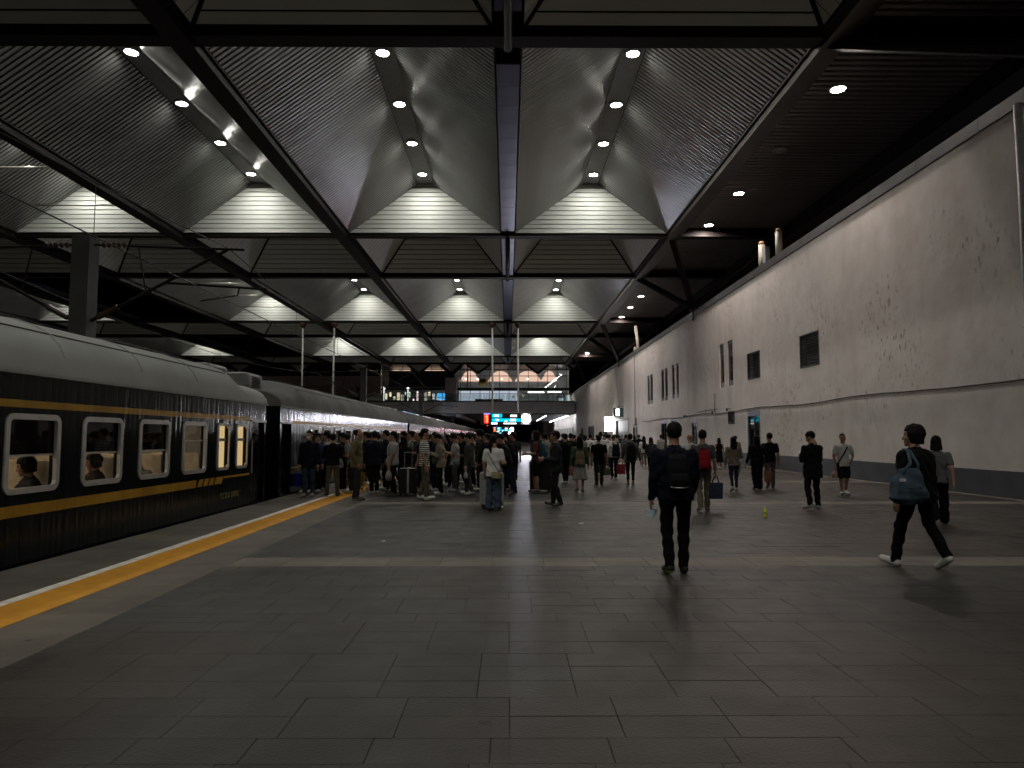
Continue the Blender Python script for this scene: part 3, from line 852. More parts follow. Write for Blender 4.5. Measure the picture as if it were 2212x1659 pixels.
# glazed front of the upper hall
GY = 4.0
ms_x = [-24.6 + 1.91*k for k in range(20)]
for x in ms_x:
    m = MB(); m.box(x-.05, x+.05, GY-.08, GY+.08, 8.3, 15.7); m.obj('mullion', MULL, brg)
for zz in (10.95, 13.55, 14.75):
    m = MB(); m.box(-24.6, 12.9, GY-.1, GY+.1, zz-(.25 if zz < 12 else .06), zz+(.25 if zz < 12 else .06)); m.obj('transom', MULL, brg)
HG = glass('hall_glass', (.72,.75,.78), .2)
for k in range(19):
    for (z0, z1) in ((8.3,10.7),(11.2,13.49),(13.61,14.69),(14.81,15.7)):
        m = MB(); m.box(ms_x[k]+.05, ms_x[k+1]-.05, GY-.01, GY+.01, z0, z1); m.obj('pane', HG, brg)
# dark display box, column with branching struts, pink flank wall
m = MB(); m.box(-23.3, -10.4, GY-1.2, GY-.3, 11.2, 14.5); m.obj('black_panel', mat('panel_black', (.03,.027,.026), .6), brg)
m = MB(); m.box(-12.1, -9.9, .8, 2.6, 8.3, 12.95); m.obj('column', mat('column_stone', (.62,.54,.52), .7), brg)
m = MB(); m.tube([(-11,1.7,12.95),(-11,1.7,13.6),(-13.2,1.7,15.7)], .35, 8); m.tube([(-11,1.7,13.6),(-8.8,1.7,15.7)], .35, 8); m.obj('branch_strut', STEEL, brg, True)
m = MB(); m.box(-49, -24.8, 2.5, 3.2, 9.9, 13.4); m.obj('flank_wall', PINK, brg)
m = MB(); m.box(-52, -24.8, 2.4, 3.2, 13.4, 15.7); m.obj('flank_glazing', mat('flank_dark', (.03,.03,.035), .2), brg)
m = MB(); m.box(-29.5, -27.8, 2.35, 2.5, 8.3, 11.2); m.obj('flank_door', mat('flank_dark', (.03,.03,.035), .2), brg)
# upright panels glow in place of warm lamplit ceilings behind the glazing
PEACH = glow('hall_ceiling_warm', (1.0,.64,.42), 3.2)
for k, (xa, xb, z0) in enumerate(((-24.4,-20.6,14.3),(-17.4,-12.9,14.3),(-9.6,-6.5,13.2),(-3.6,.4,13.2),(2.0,6.5,13.2),(7.5,10.0,13.2))):
    m = MB()
    if k < 2: m.poly([(xa,13.3,z0),(xb,13.3,z0),(xb,13.3,15.6),(xa,13.3,15.6)])
    else:
        pts = [(xa-.6,13.3,z0),(xb+.6,13.3,z0)] + [((xa+xb)/2+(xb-xa)*.5*math.cos(t), 13.3, z0+2.2*math.sin(t)**.7) for t in [math.pi*j/8 for j in range(1,8)]]
        m.poly(pts)
    m.obj('glowing_ceiling', PEACH if k < 2 else glow('hall_ceiling_dim', (1.0,.62,.44), 1.7), brg)
m = MB(); m.box(-9.7, 2.0, 6.0, 6.1, 8.6, 10.7); m.obj('glowing_partition', glow('partition_glow', (.85,.87,.95), 1.1), brg)  # wall panel given its own glow instead of lamplight falling on it
m = MB(); m.box(-6.5, -1.0, 5.0, 5.4, 8.3, 9.05); m.obj('counter', MULL, brg)
rs = random.Random(11)
SHOP = [(1,.85,.6),(1,.95,.85),(.9,.95,1),(1,.75,.45),(.75,.95,.6),(1,.7,.65)]
for k in range(15):
    x = -24.4 + k*.78; h = rs.uniform(.5,2.0); z0 = rs.uniform(8.4,10.6-h)
    c = rs.choice(SHOP)
    m = MB(); m.box(x, x+rs.uniform(.25,.6), 5.2, 5.3, z0, z0+h); m.obj('shop_light', glow('shop_%d' % k, c, rs.uniform(.8,3.0)), brg)
for x in (-24.3, -19.6):
    m = MB(); m.lathe([(.05,8.3),(.05,10.9),(.22,10.95),(.25,11.1),(.1,11.3)], (x,3.2,0), 10); m.obj('lamp_post', glow('globe_white', (.95,1,1), 2.2), brg)
for k in range(4):
    for q, xx in enumerate((-13.9,-12.75)):
        m = MB(); m.box(xx, xx+(.95 if q == 0 else .4), 3.3, 3.36, 8.75+k*.36, 9.02+k*.36); m.obj('departure_row', glow('screen_blue', (.06,.45,.95), 2.0), brg)
for k in range(9):
    m = MB(); m.lathe([(.12,0),(.12,.06)], (7.6+.42*k, 5+.6*k, 11.4+.36*k), 8); m.obj('hall_spot', glow('hall_spot', (1,.92,.8), 110), brg)
for x in (-8.6,-6.2,-1.2,4.0):
    m = MB(); m.lathe([(.13,0),(.13,.06)], (x, 9, 13.3), 8); m.obj('hall_spot', glow('hall_spot', (1,.92,.8), 110), brg)
m = MB(); m.box(4.0,7.2,5,5.2,10.35,10.45); m.box(8.0,10.6,5,5.2,10.4,10.5); m.obj('hall_strip', glow('hall_strip', (.95,.95,.85), 30), brg)
m = MB(); m.box(10.2,11.2,6,6.1,8.5,9.3); m.box(11.6,12.4,6,6.1,8.6,9.9); m.obj('kiosk_light', glow('kiosk', (.85,.95,.9), .9), brg)
m = MB(); m.lathe([(0,-.9),(.5,-.7),(.95,-.2),(1.0,.25),(.55,.75),(0,.9)], (-5.0,7.5,12.5), 14); m.obj('gold_lantern', mat('lantern_gold', (.7,.45,.12), .4, .3), brg, True)
m = MB(); m.tube([(-9.2,5,11.2),(-7.9,5,11.2)],.08,6); m.beam((-8.0,5,11.2),(-8.0,5,15.6),.25,.25); m.beam((-9.4,5,13),(-8.0,5,11.2),.15,.15); m.obj('hall_pylon', PALEPOLE, brg)
for k in range(7):
    m = MB(); m.box(-60+10*k, -59+10*k, 1, 69, 5.4, 5.94); m.obj('deck_rib', FASC, brg)
# strip lamps under the bridge, over the lit stretch of wall
TUBE = glow('strip_lamp', (.92,.95,1.0), 70.0); TUBE2 = glow('strip_lamp_dim', (.92,.95,1.0), 14.0)
for r, (xx, n) in enumerate(((7.4, 9), (11.6, 12))):
    for k in range(n):
        yy = BY + 3 + k*5.2
        o = thing('strip_lamp', '%s ceiling strip lamp %s under the far concourse bridge' % (ORD[k], 'in the row close to the wall' if r else 'in the row over the platform'), 'ceiling light', (xx, yy, 5.6), 0, 'strip lamps under the bridge')
        m = MB(); m.box(-.12,.12,-1.3,1.3,.06,.16); m.obj('batten', GREYPAINT, o)
        m = MB(); m.box(-.06,.06,-1.2,1.2,-.02,.055); m.obj('tube', TUBE if r else TUBE2, o)
# far ends of the place
# row of lit advertising panels along the next platform, seen over the coach roofs
HOARD = [('blue lit advertising panel nearest in the row over the coach roofs',(.35,.6,1),1.3),('pale lit advertising panel with white glow, second over the coach roofs',(.85,.93,1),2.0),('pinkish lit advertising panel, third over the coach roofs',(1,.85,.85),2.0),
         ('white lit advertising panel, fourth over the coach roofs',(.95,.97,1),1.8),('farthest lit advertising panel, small over the coach roofs',(.8,.88,1),1.5)]
for k, (lab, col_, s_) in enumerate(HOARD):
    y0 = 92 + 12.2*k
    o = thing('advertising_panel', lab, 'billboard', (-13.6, y0, -1.3))
    m = MB(); m.box(-.16, .0, 0, 11.4, 5.15, 6.25); m.obj('casing', STEEL, o)
    m = MB(); m.box(.002, .02, .15, 11.25, 5.22, 6.18); m.obj('lit_face', glow('advert_%d' % k, col_, s_), o)
    rq = random.Random(k); m = MB()
    for q in range(9):
        ya = .4 + q*1.2; m.box(.022, .03, ya, ya+rq.uniform(.3,.9), 5.35+rq.uniform(0,.2), 5.75+rq.uniform(0,.3))
    m.obj('print', glow('advert_print_%d' % k, (.25,.4,.7) if k % 2 else (.8,.3,.3), .9), o)
    for yy in (1.5, 9.8):
        m = MB(); m.tube([(-.1,yy,0),(-.1,yy,5.2)], .07, 6); m.obj('post', STEEL, o)
# ================================================================== HANGING DISPLAY SIGNS
CYAN = glow('led_cyan', (.0,.50,.72), 1.6)
LEDW = glow('led_white', (1,1,1), 2.6)
LEDO = glow('led_orange', (1.0,.016,.003), 45.0)
LEDR = glow('led_red', (1.0,.04,.03), 2.2)
LEDB = glow('led_violet', (.25,.3,1.0), 2.0)
SIGNB = mat('sign_black', (.012,.012,.014), .4)
def display_sign(loc, sc, label, poles, clock=30.0, hang=10.0):
    o = thing('display_sign', label, 'sign', loc)
    s = sc
    def part(nm, mt, *boxes):
        m = MB()
        for (a,b2,c,d,y) in boxes: m.box(a*s, b2*s, -y*s-.0, -y*s+.02*s+.0, c*s, d*s)
        return m.obj(nm, mt, o)
    m = MB(); m.rbox(-2.95*s, 1.45*s, -.16*s, .16*s, -.08*s, 1.2*s, .06*s); cas = m.obj('casing', SIGNB, o)
    m = MB(); m.box(1.48*s, 2.5*s, -.16*s, .16*s, -.02*s, 1.2*s); m.obj('clock_case', LAMPRING, o)
    m = MB(); m.box(-2.95*s, 2.5*s, -.2*s, .2*s, 1.21*s, 1.29*s); m.obj('top_rail', LAMPRING, o)
    # platform digit 1
    m = MB(); y0, y1 = -.21*s, -.185*s
    pts = [(-2.30,.18),(-2.16,.18),(-2.16,.98),(-2.26,.98),(-2.44,.84),(-2.40,.76),(-2.30,.82)]
    m.add([(a*s,y0,c*s) for a,c in pts]+[(a*s,y1,c*s) for a,c in pts], [tuple(range(7))]+[tuple(range(13,6,-1))]+[(i,(i+1)%7,7+(i+1)%7,7+i) for i in range(7)])
    m.obj('digit_one', LEDO, o)
    part('digit_halo', LEDR, (-2.55,-2.10,.12,1.04,.175))
    part('violet_strip', LEDB, (-2.6,-1.88,1.08,1.17,.18))
    part('cyan_panel', CYAN, (-1.72,1.38,.28,.62,.18)); part('cyan_panel', CYAN, (-1.72,-.62,.74,1.12,.18))
    for (a,b2,c,d) in ((-1.35,-.95,.36,.56),(.25,.9,.34,.58),(-.35,-.02,.3,.4),(-1.5,-.95,.82,1.04)):   # white writing as strokes
        n = max(2, round((b2-a)/.14)); m = MB()
        for q in range(n):
            x = a + (b2-a)*q/n; w_ = (b2-a)/n*.72
            m.box(x*s,(x+w_)*s,-.205*s,-.19*s,c*s,(c+.05)*s); m.box(x*s,(x+w_)*s,-.205*s,-.19*s,(d-.06)*s,d*s); m.box((x+w_*.35)*s,(x+w_*.62)*s,-.205*s,-.19*s,c*s,d*s)
        m.obj('writing', LEDW, o)
    for (a,b2,c,d) in ((.28,1.0,.80,1.02),(-1.78,-1.1,.0,.18),(-.45,.95,.02,.16)):
        n = max(3, round((b2-a)/.2)); m = MB()
        for q in range(n):
            x = a + (b2-a)*q/n; m.box(x*s,(x+(b2-a)/n*.85)*s,-.19*s,-.175*s,c*s,d*s)
        m.obj('writing', LEDW, o)
    m = MB(); m.lathe([(.06,-.0),(.06,.03)], (-2.2*s,-.16*s,-.14*s), 8, axis='y'); m.obj('red_lamp', LEDR, o)
    m = MB(); m.lathe([(.46*s,-.20*s),(.46*s,-.17*s)], (1.98*s,0,.6*s), 24, axis='y'); ck = m.obj('clock_face', glow('clock_face_%g' % clock, (.84,.86,1.0), clock), o)
    m = MB(); m.box(1.96*s,2.0*s,-.215*s,-.205*s,.6*s,.92*s); m.box(1.98*s,2.2*s,-.215*s,-.205*s,.585*s,.615*s); m.obj('clock_hand', SIGNB, ck)
    for xx in poles:
        m = MB(); m.tube([(xx,0,1.29*s),(xx,0,hang)], .1, 8); m.obj('hanger_pole', PALEPOLE, o, True)
        m = MB(); m.lathe([(.16,hang-.55),(.36,hang-.2),(.36,hang+.02)], (xx,0,0), 10); m.obj('pole_boot', mat('boot_brown', (.07,.03,.022), .6), o)
    return o
display_sign((0,76.9,2.92), 1.0, 'black hanging display with orange 1, cyan bars and round white clock', (-1.67,1.11), 170.0, 11.06)
display_sign((-1.0,178.0,2.75), 1.0, 'smaller far display with clock, hanging beyond the first display', (-1.67,1.11), 30.0, 3.2)
display_sign((-1.6,262.0,2.45), 1.0, 'farthest tiny display with clock glowing above the crowd', (-1.67,1.11), 30.0, 3.2)
# two cameras on the sign pole
for k, s in enumerate((-1, 1)):
    o = thing('pole_camera', 'pale dome camera on the %s side of the display pole' % ('left' if s < 0 else 'right'), 'camera', (1.11, 76.9, 6.05))
    m = MB(); m.tube([(0,0,.12),(s*.45,0,.12),(s*.5,0,.0)], .035, 6); m.obj('arm', PALEPOLE, o)
    m = MB(); m.lathe([(.13,0),(.15,-.1),(.1,-.22),(.03,-.26)], (s*.5,0,0), 10); m.obj('dome', PALEPOLE, o, True)
# hanger poles of the next platform's signs
for k, (xx, y0) in enumerate(((-22.32,76.9),(-18.94,76.9),(-51.2,76.9),(-54.3,76.9))):
    o = thing('sign_hanger', ['pale hanging pole rising left of its twin behind the first coach','pale hanging pole right of its twin behind the first coach','pale hanging pole above the coach roof near the mast','pale hanging pole with brown boot at the picture edge'][k], 'pole', (xx, y0, 3.6))
    m = MB(); m.tube([(0,0,0),(0,0,10.3)], .1, 8); m.obj('pole', PALEPOLE, o, True)
    m = MB(); m.lathe([(.16,9.8),(.38,10.15),(.38,10.38)], n=10); m.obj('boot', mat('boot_brown', (.07,.03,.022), .6), o)
m = MB(); m.box(-25,-16,40,300,-1.29,0); struct(m.obj('island_platform', CONCRETE))

# ================================================================== CATENARY MASTS AND WIRES
MASTM = mat('mast_concrete', (.05,.05,.05), .75, .0, var=.2, vscale=3)
WIRE = mat('wire_dark', (.02,.02,.02), .6, .4)
INSU = mat('insulator', (.05,.025,.02), .35)
def mast(y, lab, detail=True):
    o = thing('catenary_mast', lab, 'mast', (-11.6, y, -1.3))
    m = MB(); m.box(-.24,.24,-.24,.24,0,8.35); m.obj('post', MASTM, o)
    m = MB(); m.box(-.26,.26,-.27,-.245,3.6,4.1); m.obj('number_plate', PALEPOLE, o)
    Z = lambda z: z + 1.3
    for s in (1, -1):
        m = MB(); m.tube([(s*.24,0,Z(6.85)),(s*.45,0,Z(6.85))], .03, 6); m.tube([(s*1.15,0,Z(6.82)),(s*4.35,0,Z(6.72))], .035, 6); m.obj('top_tube', STEEL, o)
        ii = MB()
        for q in range(5): ii.lathe([(.045,0),(.09,.05),(.045,.1)], (s*(.45+.14*q)-(.0 if s > 0 else .12),0,Z(6.85)), 8, axis='x')
        ii.obj('insulator', INSU, o)
        m = MB(); m.tube([(s*.24,0,Z(4.75)),(s*1.0,0,Z(5.15))], .05, 6); m.tube([(s*1.0,0,Z(5.15)),(s*3.9,0,Z(6.72))], .045, 6); m.obj('bracket_tube', STEEL, o)
        ii = MB(); ii.tube([(s*.4,0,Z(4.84)),(s*.95,0,Z(5.13))], .085, 8); ii.obj('insulator', INSU, o)
        m = MB(); m.tube([(s*1.7,0,Z(5.53)),(s*1.45,0,Z(6.8))], .022, 5); m.tube([(s*2.2,0,Z(5.8)),(s*5.0,0,Z(5.62))], .035, 6); m.tube([(s*3.2,0,Z(5.3)),(s*4.2,0,Z(5.45)),(s*4.25,0,Z(5.68))], .022, 5); m.obj('registration_arm', STEEL, o)
    return o
mast(19.25, 'dark square catenary mast rising behind the first coach with bracket arms')
mast(57.0, 'second catenary mast standing behind the second coach')
mast(95.0, 'third catenary mast seen small in front of the concourse bridge')
mast(150.0, 'faint far catenary mast beyond the concourse bridge')
for k, (xx, zc, lab) in enumerate(((-7.67,5.3,'contact wire running above the coach roofs'),(-15.4,5.3,'contact wire above the track beyond the mast'))):
    o = thing('overhead_line', lab, 'wire', (xx, 0, 0))
    m = MB(); m.tube([(0,-10,zc),(0,19.25,zc),(0,57,zc),(0,95,zc),(0,190,zc)], .014, 5); m.obj('contact_wire', WIRE, o)
    pts = []
    for (a, c) in ((-18.5,19.25),(19.25,57),(57,95),(95,150)):
        for q in range(8):
            t = q/8; pts.append((0, a+(c-a)*t, 6.75 - 3.2*t*(1-t)))
    m = MB(); m.tube(pts, .014, 5); m.obj('messenger_wire', WIRE, o)
    m = MB()
    for (a, c) in ((-18.5,19.25),(19.25,57),(57,95)):
        for q in range(1,6):
            t = q/6; yy = a+(c-a)*t; m.tube([(0,yy,zc),(0,yy,6.75-3.2*t*(1-t))], .008, 4)
    m.obj('dropper', WIRE, o)

# ================================================================== TRAIN
GREEN = lacquer_material('coach_green', (.004,.0065,.007), .08)
YELLOW = lacquer_material('coach_yellow', (.36,.20,.022), .3)
ROOFG = mat('coach_roof_grey', (.25,.26,.245), .7, .0, spec=.2, var=.14, vscale=.9, bump=.05, bscale=3)
ROOFD = mat('coach_roof_dark', (.10,.10,.098), .75, .0, spec=.15, var=.3, vscale=.8)  # darker grey roof for the coaches after the first
WFRAME = mat('coach_window_frame', (.46,.45,.43), .4, .5)
UNDER = mat('underframe', (.015,.015,.015), .8)
CREAM = mat('antimacassar', (.66,.55,.40), .8, var=.15, vscale=8)
SEATM = mat('seat_cover', (.09,.07,.06), .8)
LINING = mat('coach_lining', (.30,.28,.25), .5)
CGLASS = glass('coach_glass', (.86,.86,.84), .22)
CURTAIN = glow('lit_curtain', (1.0,.72,.36), 1.0)  # curtain cloth emits by itself, standing in for a lamp behind it
TX, HWD = -7.67, 1.55
ZSIDE, ZEAVE, ZTOP = -.12, 2.42, 3.28
def coach(y0, y1, label, idx, big, narrow, door, opened=False, interior=True):
    o = thing('coach', label, 'train coach', (TX, y0, 0), 0, 'green coaches standing at the platform')
    L = y1 - y0
    big = [(a-y0, c-y0) for a, c in big]; narrow = [(a-y0, c-y0) for a, c in narrow]
    dl = [(a-y0, c-y0) for a, c in door]
    zw0, zw1 = .94, 1.83
    holes = [(a+.06, c-.06, zw0, zw1) for a, c in big + narrow] + [(a, c, .0, 1.95) for a, c in dl]
    m = MB()
    sheet_with_holes(m, 0, L, ZSIDE, ZEAVE, holes, lambda u, v: (HWD, u, v))
    m.quad((-HWD,0,ZSIDE),(-HWD,L,ZSIDE),(-HWD,L,ZEAVE),(-HWD,0,ZEAVE))
    m.quad((-HWD,L,ZSIDE),(HWD,L,ZSIDE),(HWD,L,ZEAVE),(-HWD,L,ZEAVE)); m.quad((-HWD,0,ZSIDE),(HWD,0,ZSIDE),(HWD,0,ZEAVE),(-HWD,0,ZEAVE))
    for (a, c, z0, z1) in holes:
        d = .09
        m.quad((HWD,a,z0),(HWD-d,a,z0),(HWD-d,a,z1),(HWD,a,z1)); m.quad((HWD,c,z0),(HWD-d,c,z0),(HWD-d,c,z1),(HWD,c,z1))
        m.quad((HWD,a,z1),(HWD-d,a,z1),(HWD-d,c,z1),(HWD,c,z1)); m.quad((HWD,a,z0),(HWD-d,a,z0),(HWD-d,c,z0),(HWD,c,z0))
    m.obj('body', GREEN, o)
    # roof: main vault with lower ends
    NS = 14
    def arc(top, half=HWD+.02, eave=ZEAVE):
        pts = []
        for k in range(NS+1):
            t = math.pi*k/NS
            c_, s_ = math.cos(t), math.sin(t)
            pts.append((half*math.copysign(abs(c_)**.72, c_), eave + (top-eave)*abs(s_)**.8))
        return pts
    m = MB()
    ring_y = [(-.02,2.86),(.05,2.93),(1.35,2.95),(1.95,ZTOP),(L-1.95,ZTOP),(L-1.35,2.95),(L-.05,2.93),(L+.02,2.86)]
    v = []; f = []
    for (yy, tp) in ring_y: v += [(px, yy, pz) for px, pz in arc(tp)]
    w_ = NS+1
    for i in range(len(ring_y)-1):
        for k in range(NS): f.append((i*w_+k, i*w_+k+1, (i+1)*w_+k+1, (i+1)*w_+k))
    f.append(tuple(range(w_))); f.append(tuple(range((len(ring_y)-1)*w_, len(ring_y)*w_))[::-1])
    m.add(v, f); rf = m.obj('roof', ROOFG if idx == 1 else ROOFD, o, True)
    m = MB(); m.box(HWD, HWD+.045, -.02, L+.02, ZEAVE-.035, ZEAVE+.012); m.obj('rain_gutter', ROOFG, o)
    m = MB()
    A = arc(ZTOP+.006)
    for k in range(1, int(L/2.1)):
        yy = k*2.1
        if not 2.2 < yy < L-2.2: continue
        m.tube([(px, yy, pz) for px, pz in A[1:-1]], .014, 4)
    if len(m.v): m.obj('roof_seam', ROOFG, rf)
    m = MB(); m.tube([(A[3][0], 2.1, A[3][1]), (A[3][0], L-2.1, A[3][1])], .012, 4); m.obj('roof_rail', BLACK, rf)
    # roof-end air conditioning housings
    for ya, yb in ((.15,1.25),(L-1.25,L-.15)):
        m = MB(); m.rbox(-.85,.62,ya,yb,2.9,3.36,.12); h = m.obj('air_conditioner', GREYPAINT, o)
        m = MB()
        for q in range(7): m.box(.615,.64,ya+.25,yb-.25,3.0+.04*q,3.018+.04*q)
        m.obj('grille', BLACK, h)
    # stripes (upper, lower with slanted cuts near the door end)
    e = HWD + .004
    ends = (1.1, L-1.1)
    m = MB(); m.box(HWD, e, ends[0], ends[1], 1.965, 2.06); m.obj('upper_stripe', YELLOW, o)
    m = MB(); m.box(HWD, e, 3.6, L-3.95, .60, .745)
    def sl(ya, yb): m.add([(HWD,ya,.60),(HWD,yb,.60),(HWD,yb+.1,.745),(HWD,ya+.1,.745),(e,ya,.60),(e,yb,.60),(e,yb+.1,.745),(e,ya+.1,.745)], [(0,1,2,3),(7,6,5,4),(0,4,5,1),(1,5,6,2),(2,6,7,3),(3,7,4,0)])
    yy = L-3.9
    for q in range(3): sl(yy, yy+.2); yy += .27
    sl(yy, yy+.38)
    m.box(HWD, e, L-2.6, L-1.1, .70, .745); m.box(HWD, e, 1.1, 3.6, .70, .745)
    m.obj('lower_stripe', YELLOW, o)
    # window frames with rounded corners, panes
    def ringm(a, c, z0, z1, r, wd, x0, x1):
        mm = MB(); n = 4
        def loop(i):
            pts = []
            rr_ = max(r - i, .02)
            for cy_, cz_, a0 in ((c-i-rr_, z1-i-rr_, 0), (a+i+rr_, z1-i-rr_, 90), (a+i+rr_, z0+i+rr_, 180), (c-i-rr_, z0+i+rr_, 270)):
                for k in range(n+1):
                    t = R(a0+90*k/n); pts.append((cy_+rr_*math.cos(t), cz_+rr_*math.sin(t)))
            return pts
        A_, B_ = loop(0), loop(wd); k_ = len(A_)
        v = [(x1,y_,z_) for y_,z_ in A_] + [(x1,y_,z_) for y_,z_ in B_] + [(x0,y_,z_) for y_,z_ in A_] + [(x0,y_,z_) for y_,z_ in B_]
        f = []
        for i in range(k_):
            j = (i+1) % k_
            f += [(i,j,k_+j,k_+i), (2*k_+i,2*k_+j,j,i), (k_+i,k_+j,3*k_+j,3*k_+i)]
        mm.add(v, f); return mm
    for wi, (a, c) in enumerate(big):
        fr = ringm(a, c, .88, 1.89, .13, .075, HWD-.03, HWD+.022).obj('window', WFRAME, o)
        zt = 1.36 if not (idx == 1 and wi == len(big)-1) else 1.52
        q = MB(); q.box(HWD-.05,HWD-.044,a+.06,c-.06,zt,zw1); q.obj('upper_pane', glass('coach_glass_dark', (.10,.10,.105), .3) if zt < 1.5 else CGLASS, fr)
        q = MB(); q.box(HWD-.05,HWD-.044,a+.06,c-.06,zw0,zt); q.obj('lower_pane', CGLASS, fr)
        q = MB(); q.box(HWD-.06,HWD-.035,a+.06,c-.06,zt-.014,zt+.014); q.obj('window_bar', WFRAME, fr)
    for (a, c) in narrow:
        fr = ringm(a, c, .88, 1.89, .11, .06, HWD-.03, HWD+.022).obj('narrow_window', WFRAME, o)
        q = MB(); q.box(HWD-.085,HWD-.08,a+.06,c-.06,zw0,zw1); q.obj('lit_curtain', CURTAIN if idx == 1 else LINING, fr)
        q = MB(); q.box(HWD-.05,HWD-.044,a+.06,c-.06,zw0,zw1); q.obj('pane', CGLASS, fr)
        q = MB(); q.box(HWD-.06,HWD-.03,a+.06,c-.06,1.5,1.56); q.obj('window_bar', GREYPAINT, fr)
    for (a, c) in dl:
        q = MB(); q.box(HWD-.02,HWD+.03,a-.05,c+.05,1.95,2.0); q.obj('door_hood', WFRAME, o)
        if not opened:
            q = MB(); q.box(HWD-.12,HWD-.08,a,c,0,1.95); d_ = q.obj('door', GREEN, o)
            q = MB(); q.box(HWD-.079,HWD-.07,a+.18,c-.18,.95,1.8); q.obj('pane', CGLASS, d_)
            q = MB(); q.tube([(HWD-.06,a+.08,.7),(HWD-.02,a+.08,.75),(HWD-.02,a+.08,1.5),(HWD-.06,a+.08,1.55)], .016, 6); q.obj('handrail', WFRAME, d_)
        else:
            q = MB(); q.box(HWD-.95,HWD-.93,a-.3,c+.4,0,2.2); q.obj('vestibule_wall', mat('vestibule_brown', (.32,.22,.18), .6), o)
            q = MB(); q.tube([(HWD-.05,a+.04,.5),(HWD-.05,a+.04,1.6)], .016, 6); q.obj('handrail', WFRAME, o)
    # underframe, wheels
    m = MB(); m.box(-1.35,1.42,.2,L-.2,-.75,ZSIDE); m.box(-1.1,1.1,5,L-5,-1.0,-.75); m.obj('underframe', UNDER, o)
    for yy in (2.6, 5.0, L-5.0, L-2.6):
        m = MB()
        for s in (-1,1): m.lathe([(.2,-.07),(.45,-.07),(.45,.05),(.49,.07),(.2,.07)], (s*.75,yy,-.82), 16, axis='x')
        m.tube([(-.75,yy,-.82),(.75,yy,-.82)],.08,8); m.obj('wheelset', UNDER, o)
    m = MB(); m.box(-.75,.75,L,L+.42,-.1,2.35); m.obj('gangway', mat('gangway_black', (.012,.012,.012), .8), o)
    m = MB(); m.box(-.75,.75,-.42,0,-.1,2.35); m.obj('gangway', mat('gangway_black', (.012,.012,.012), .8), o)
    # interior
    m = MB(); m.box(-1.5,1.44,.1,L-.1,-.05,0); m.box(-1.5,-1.45,.1,L-.1,0,2.6); m.box(-1.5,1.44,.1,L-.1,2.2,2.24)
    for yy in (3.0, L-3.1): m.box(-1.4,1.4,yy,yy+.05,0,2.2)
    m.obj('interior_lining', LINING, o)

    if interior:
        m = MB(); m.box(-.12,.12,3.4,L-3.6,2.15,2.19); m.obj('ceiling_lamp', glow('coach_lamp', (1.0,.82,.60), 9.0), o)
        sm = MB(); sm.box(0,1.02,-.05,.05,.42,1.22); SB = sm.mesh('seat_back', SEATM)
        cmz = MB(); cmz.box(.03,.99,-.075,.075,.86,1.27); CVM = cmz.mesh('antimacassar', CREAM)
        cu = MB(); cu.box(0,1.02,.05,.5,.32,.46); CU1 = cu.mesh('cushion', SEATM)
        cu = MB(); cu.box(0,1.02,-.5,-.05,.32,.46); CU2 = cu.mesh('cushion', SEATM)
        for (a, c) in big[:(len(big))]:
            for yy, cu_ in ((a-.24, CU1), (c+.16, CU2)):
                for xx in (-1.44, .38):
                    st = link(SB, 'seat_back', o, (xx, yy, 0)); link(CVM, 'antimacassar', st); link(cu_, 'cushion', st)
            tb = MB(); tb.box(.95,1.42,(a+c)/2-.2,(a+c)/2+.2,.7,.73); tb.tube([(1.1,(a+c)/2,0),(1.1,(a+c)/2,.7)], .03, 6); tb.obj('table', LINING, o)
    return o

b1 = [(13.43-1.57*k-.01*k, 14.5-1.57*k-.01*k) for k in range(12)][::-1]
c1 = coach(-7.0, 18.03, 'dark green coach with big lit windows filling the picture edge', 1, b1, [(15.03,15.68),(16.06,16.77)], [(17.07,17.94)])
b2 = [(22.0+1.58*k, 23.05+1.58*k) for k in range(12)]
c2 = coach(19.15, 43.4, 'glossy dark coach with open door behind the boarding queue', 2, b2, [], [(19.3,20.15)], True, False)
c3 = coach(44.3, 68.5, 'third coach from the camera, its side streaked with reflected light', 3, [(47.2+1.58*k, 48.25+1.58*k) for k in range(12)], [], [(44.45,45.3)], False, False)
for k, lab in ((0,'fourth coach from the camera, a thin shining strip'),(1,'fifth coach from the camera, just short of the bridge'),(2,'last visible coach under the concourse bridge')):
    c = copy_tree(c3); c.location.y = 69.4 + 25.1*k; c['label'] = lab
# number on the first coach
fc = bpy.data.curves.new('number', 'FONT'); fc.body = 'YZ 25G 350961'; fc.size = .17; fc.extrude = .002
fo = bpy.data.objects.new('number_tmp', fc); C.objects.link(fo)
dg = bpy.context.evaluated_depsgraph_get(); nm = bpy.data.meshes.new_from_object(fo.evaluated_get(dg))
bpy.data.objects.remove(fo)
nm.materials.clear(); nm.materials.append(mat('number_paint', (.22,.17,.05), .6))
no = link(nm, 'coach_number', c1, (HWD+.004, 15.25+7.0, .27)); no.rotation_euler = (R(90), 0, R(90))
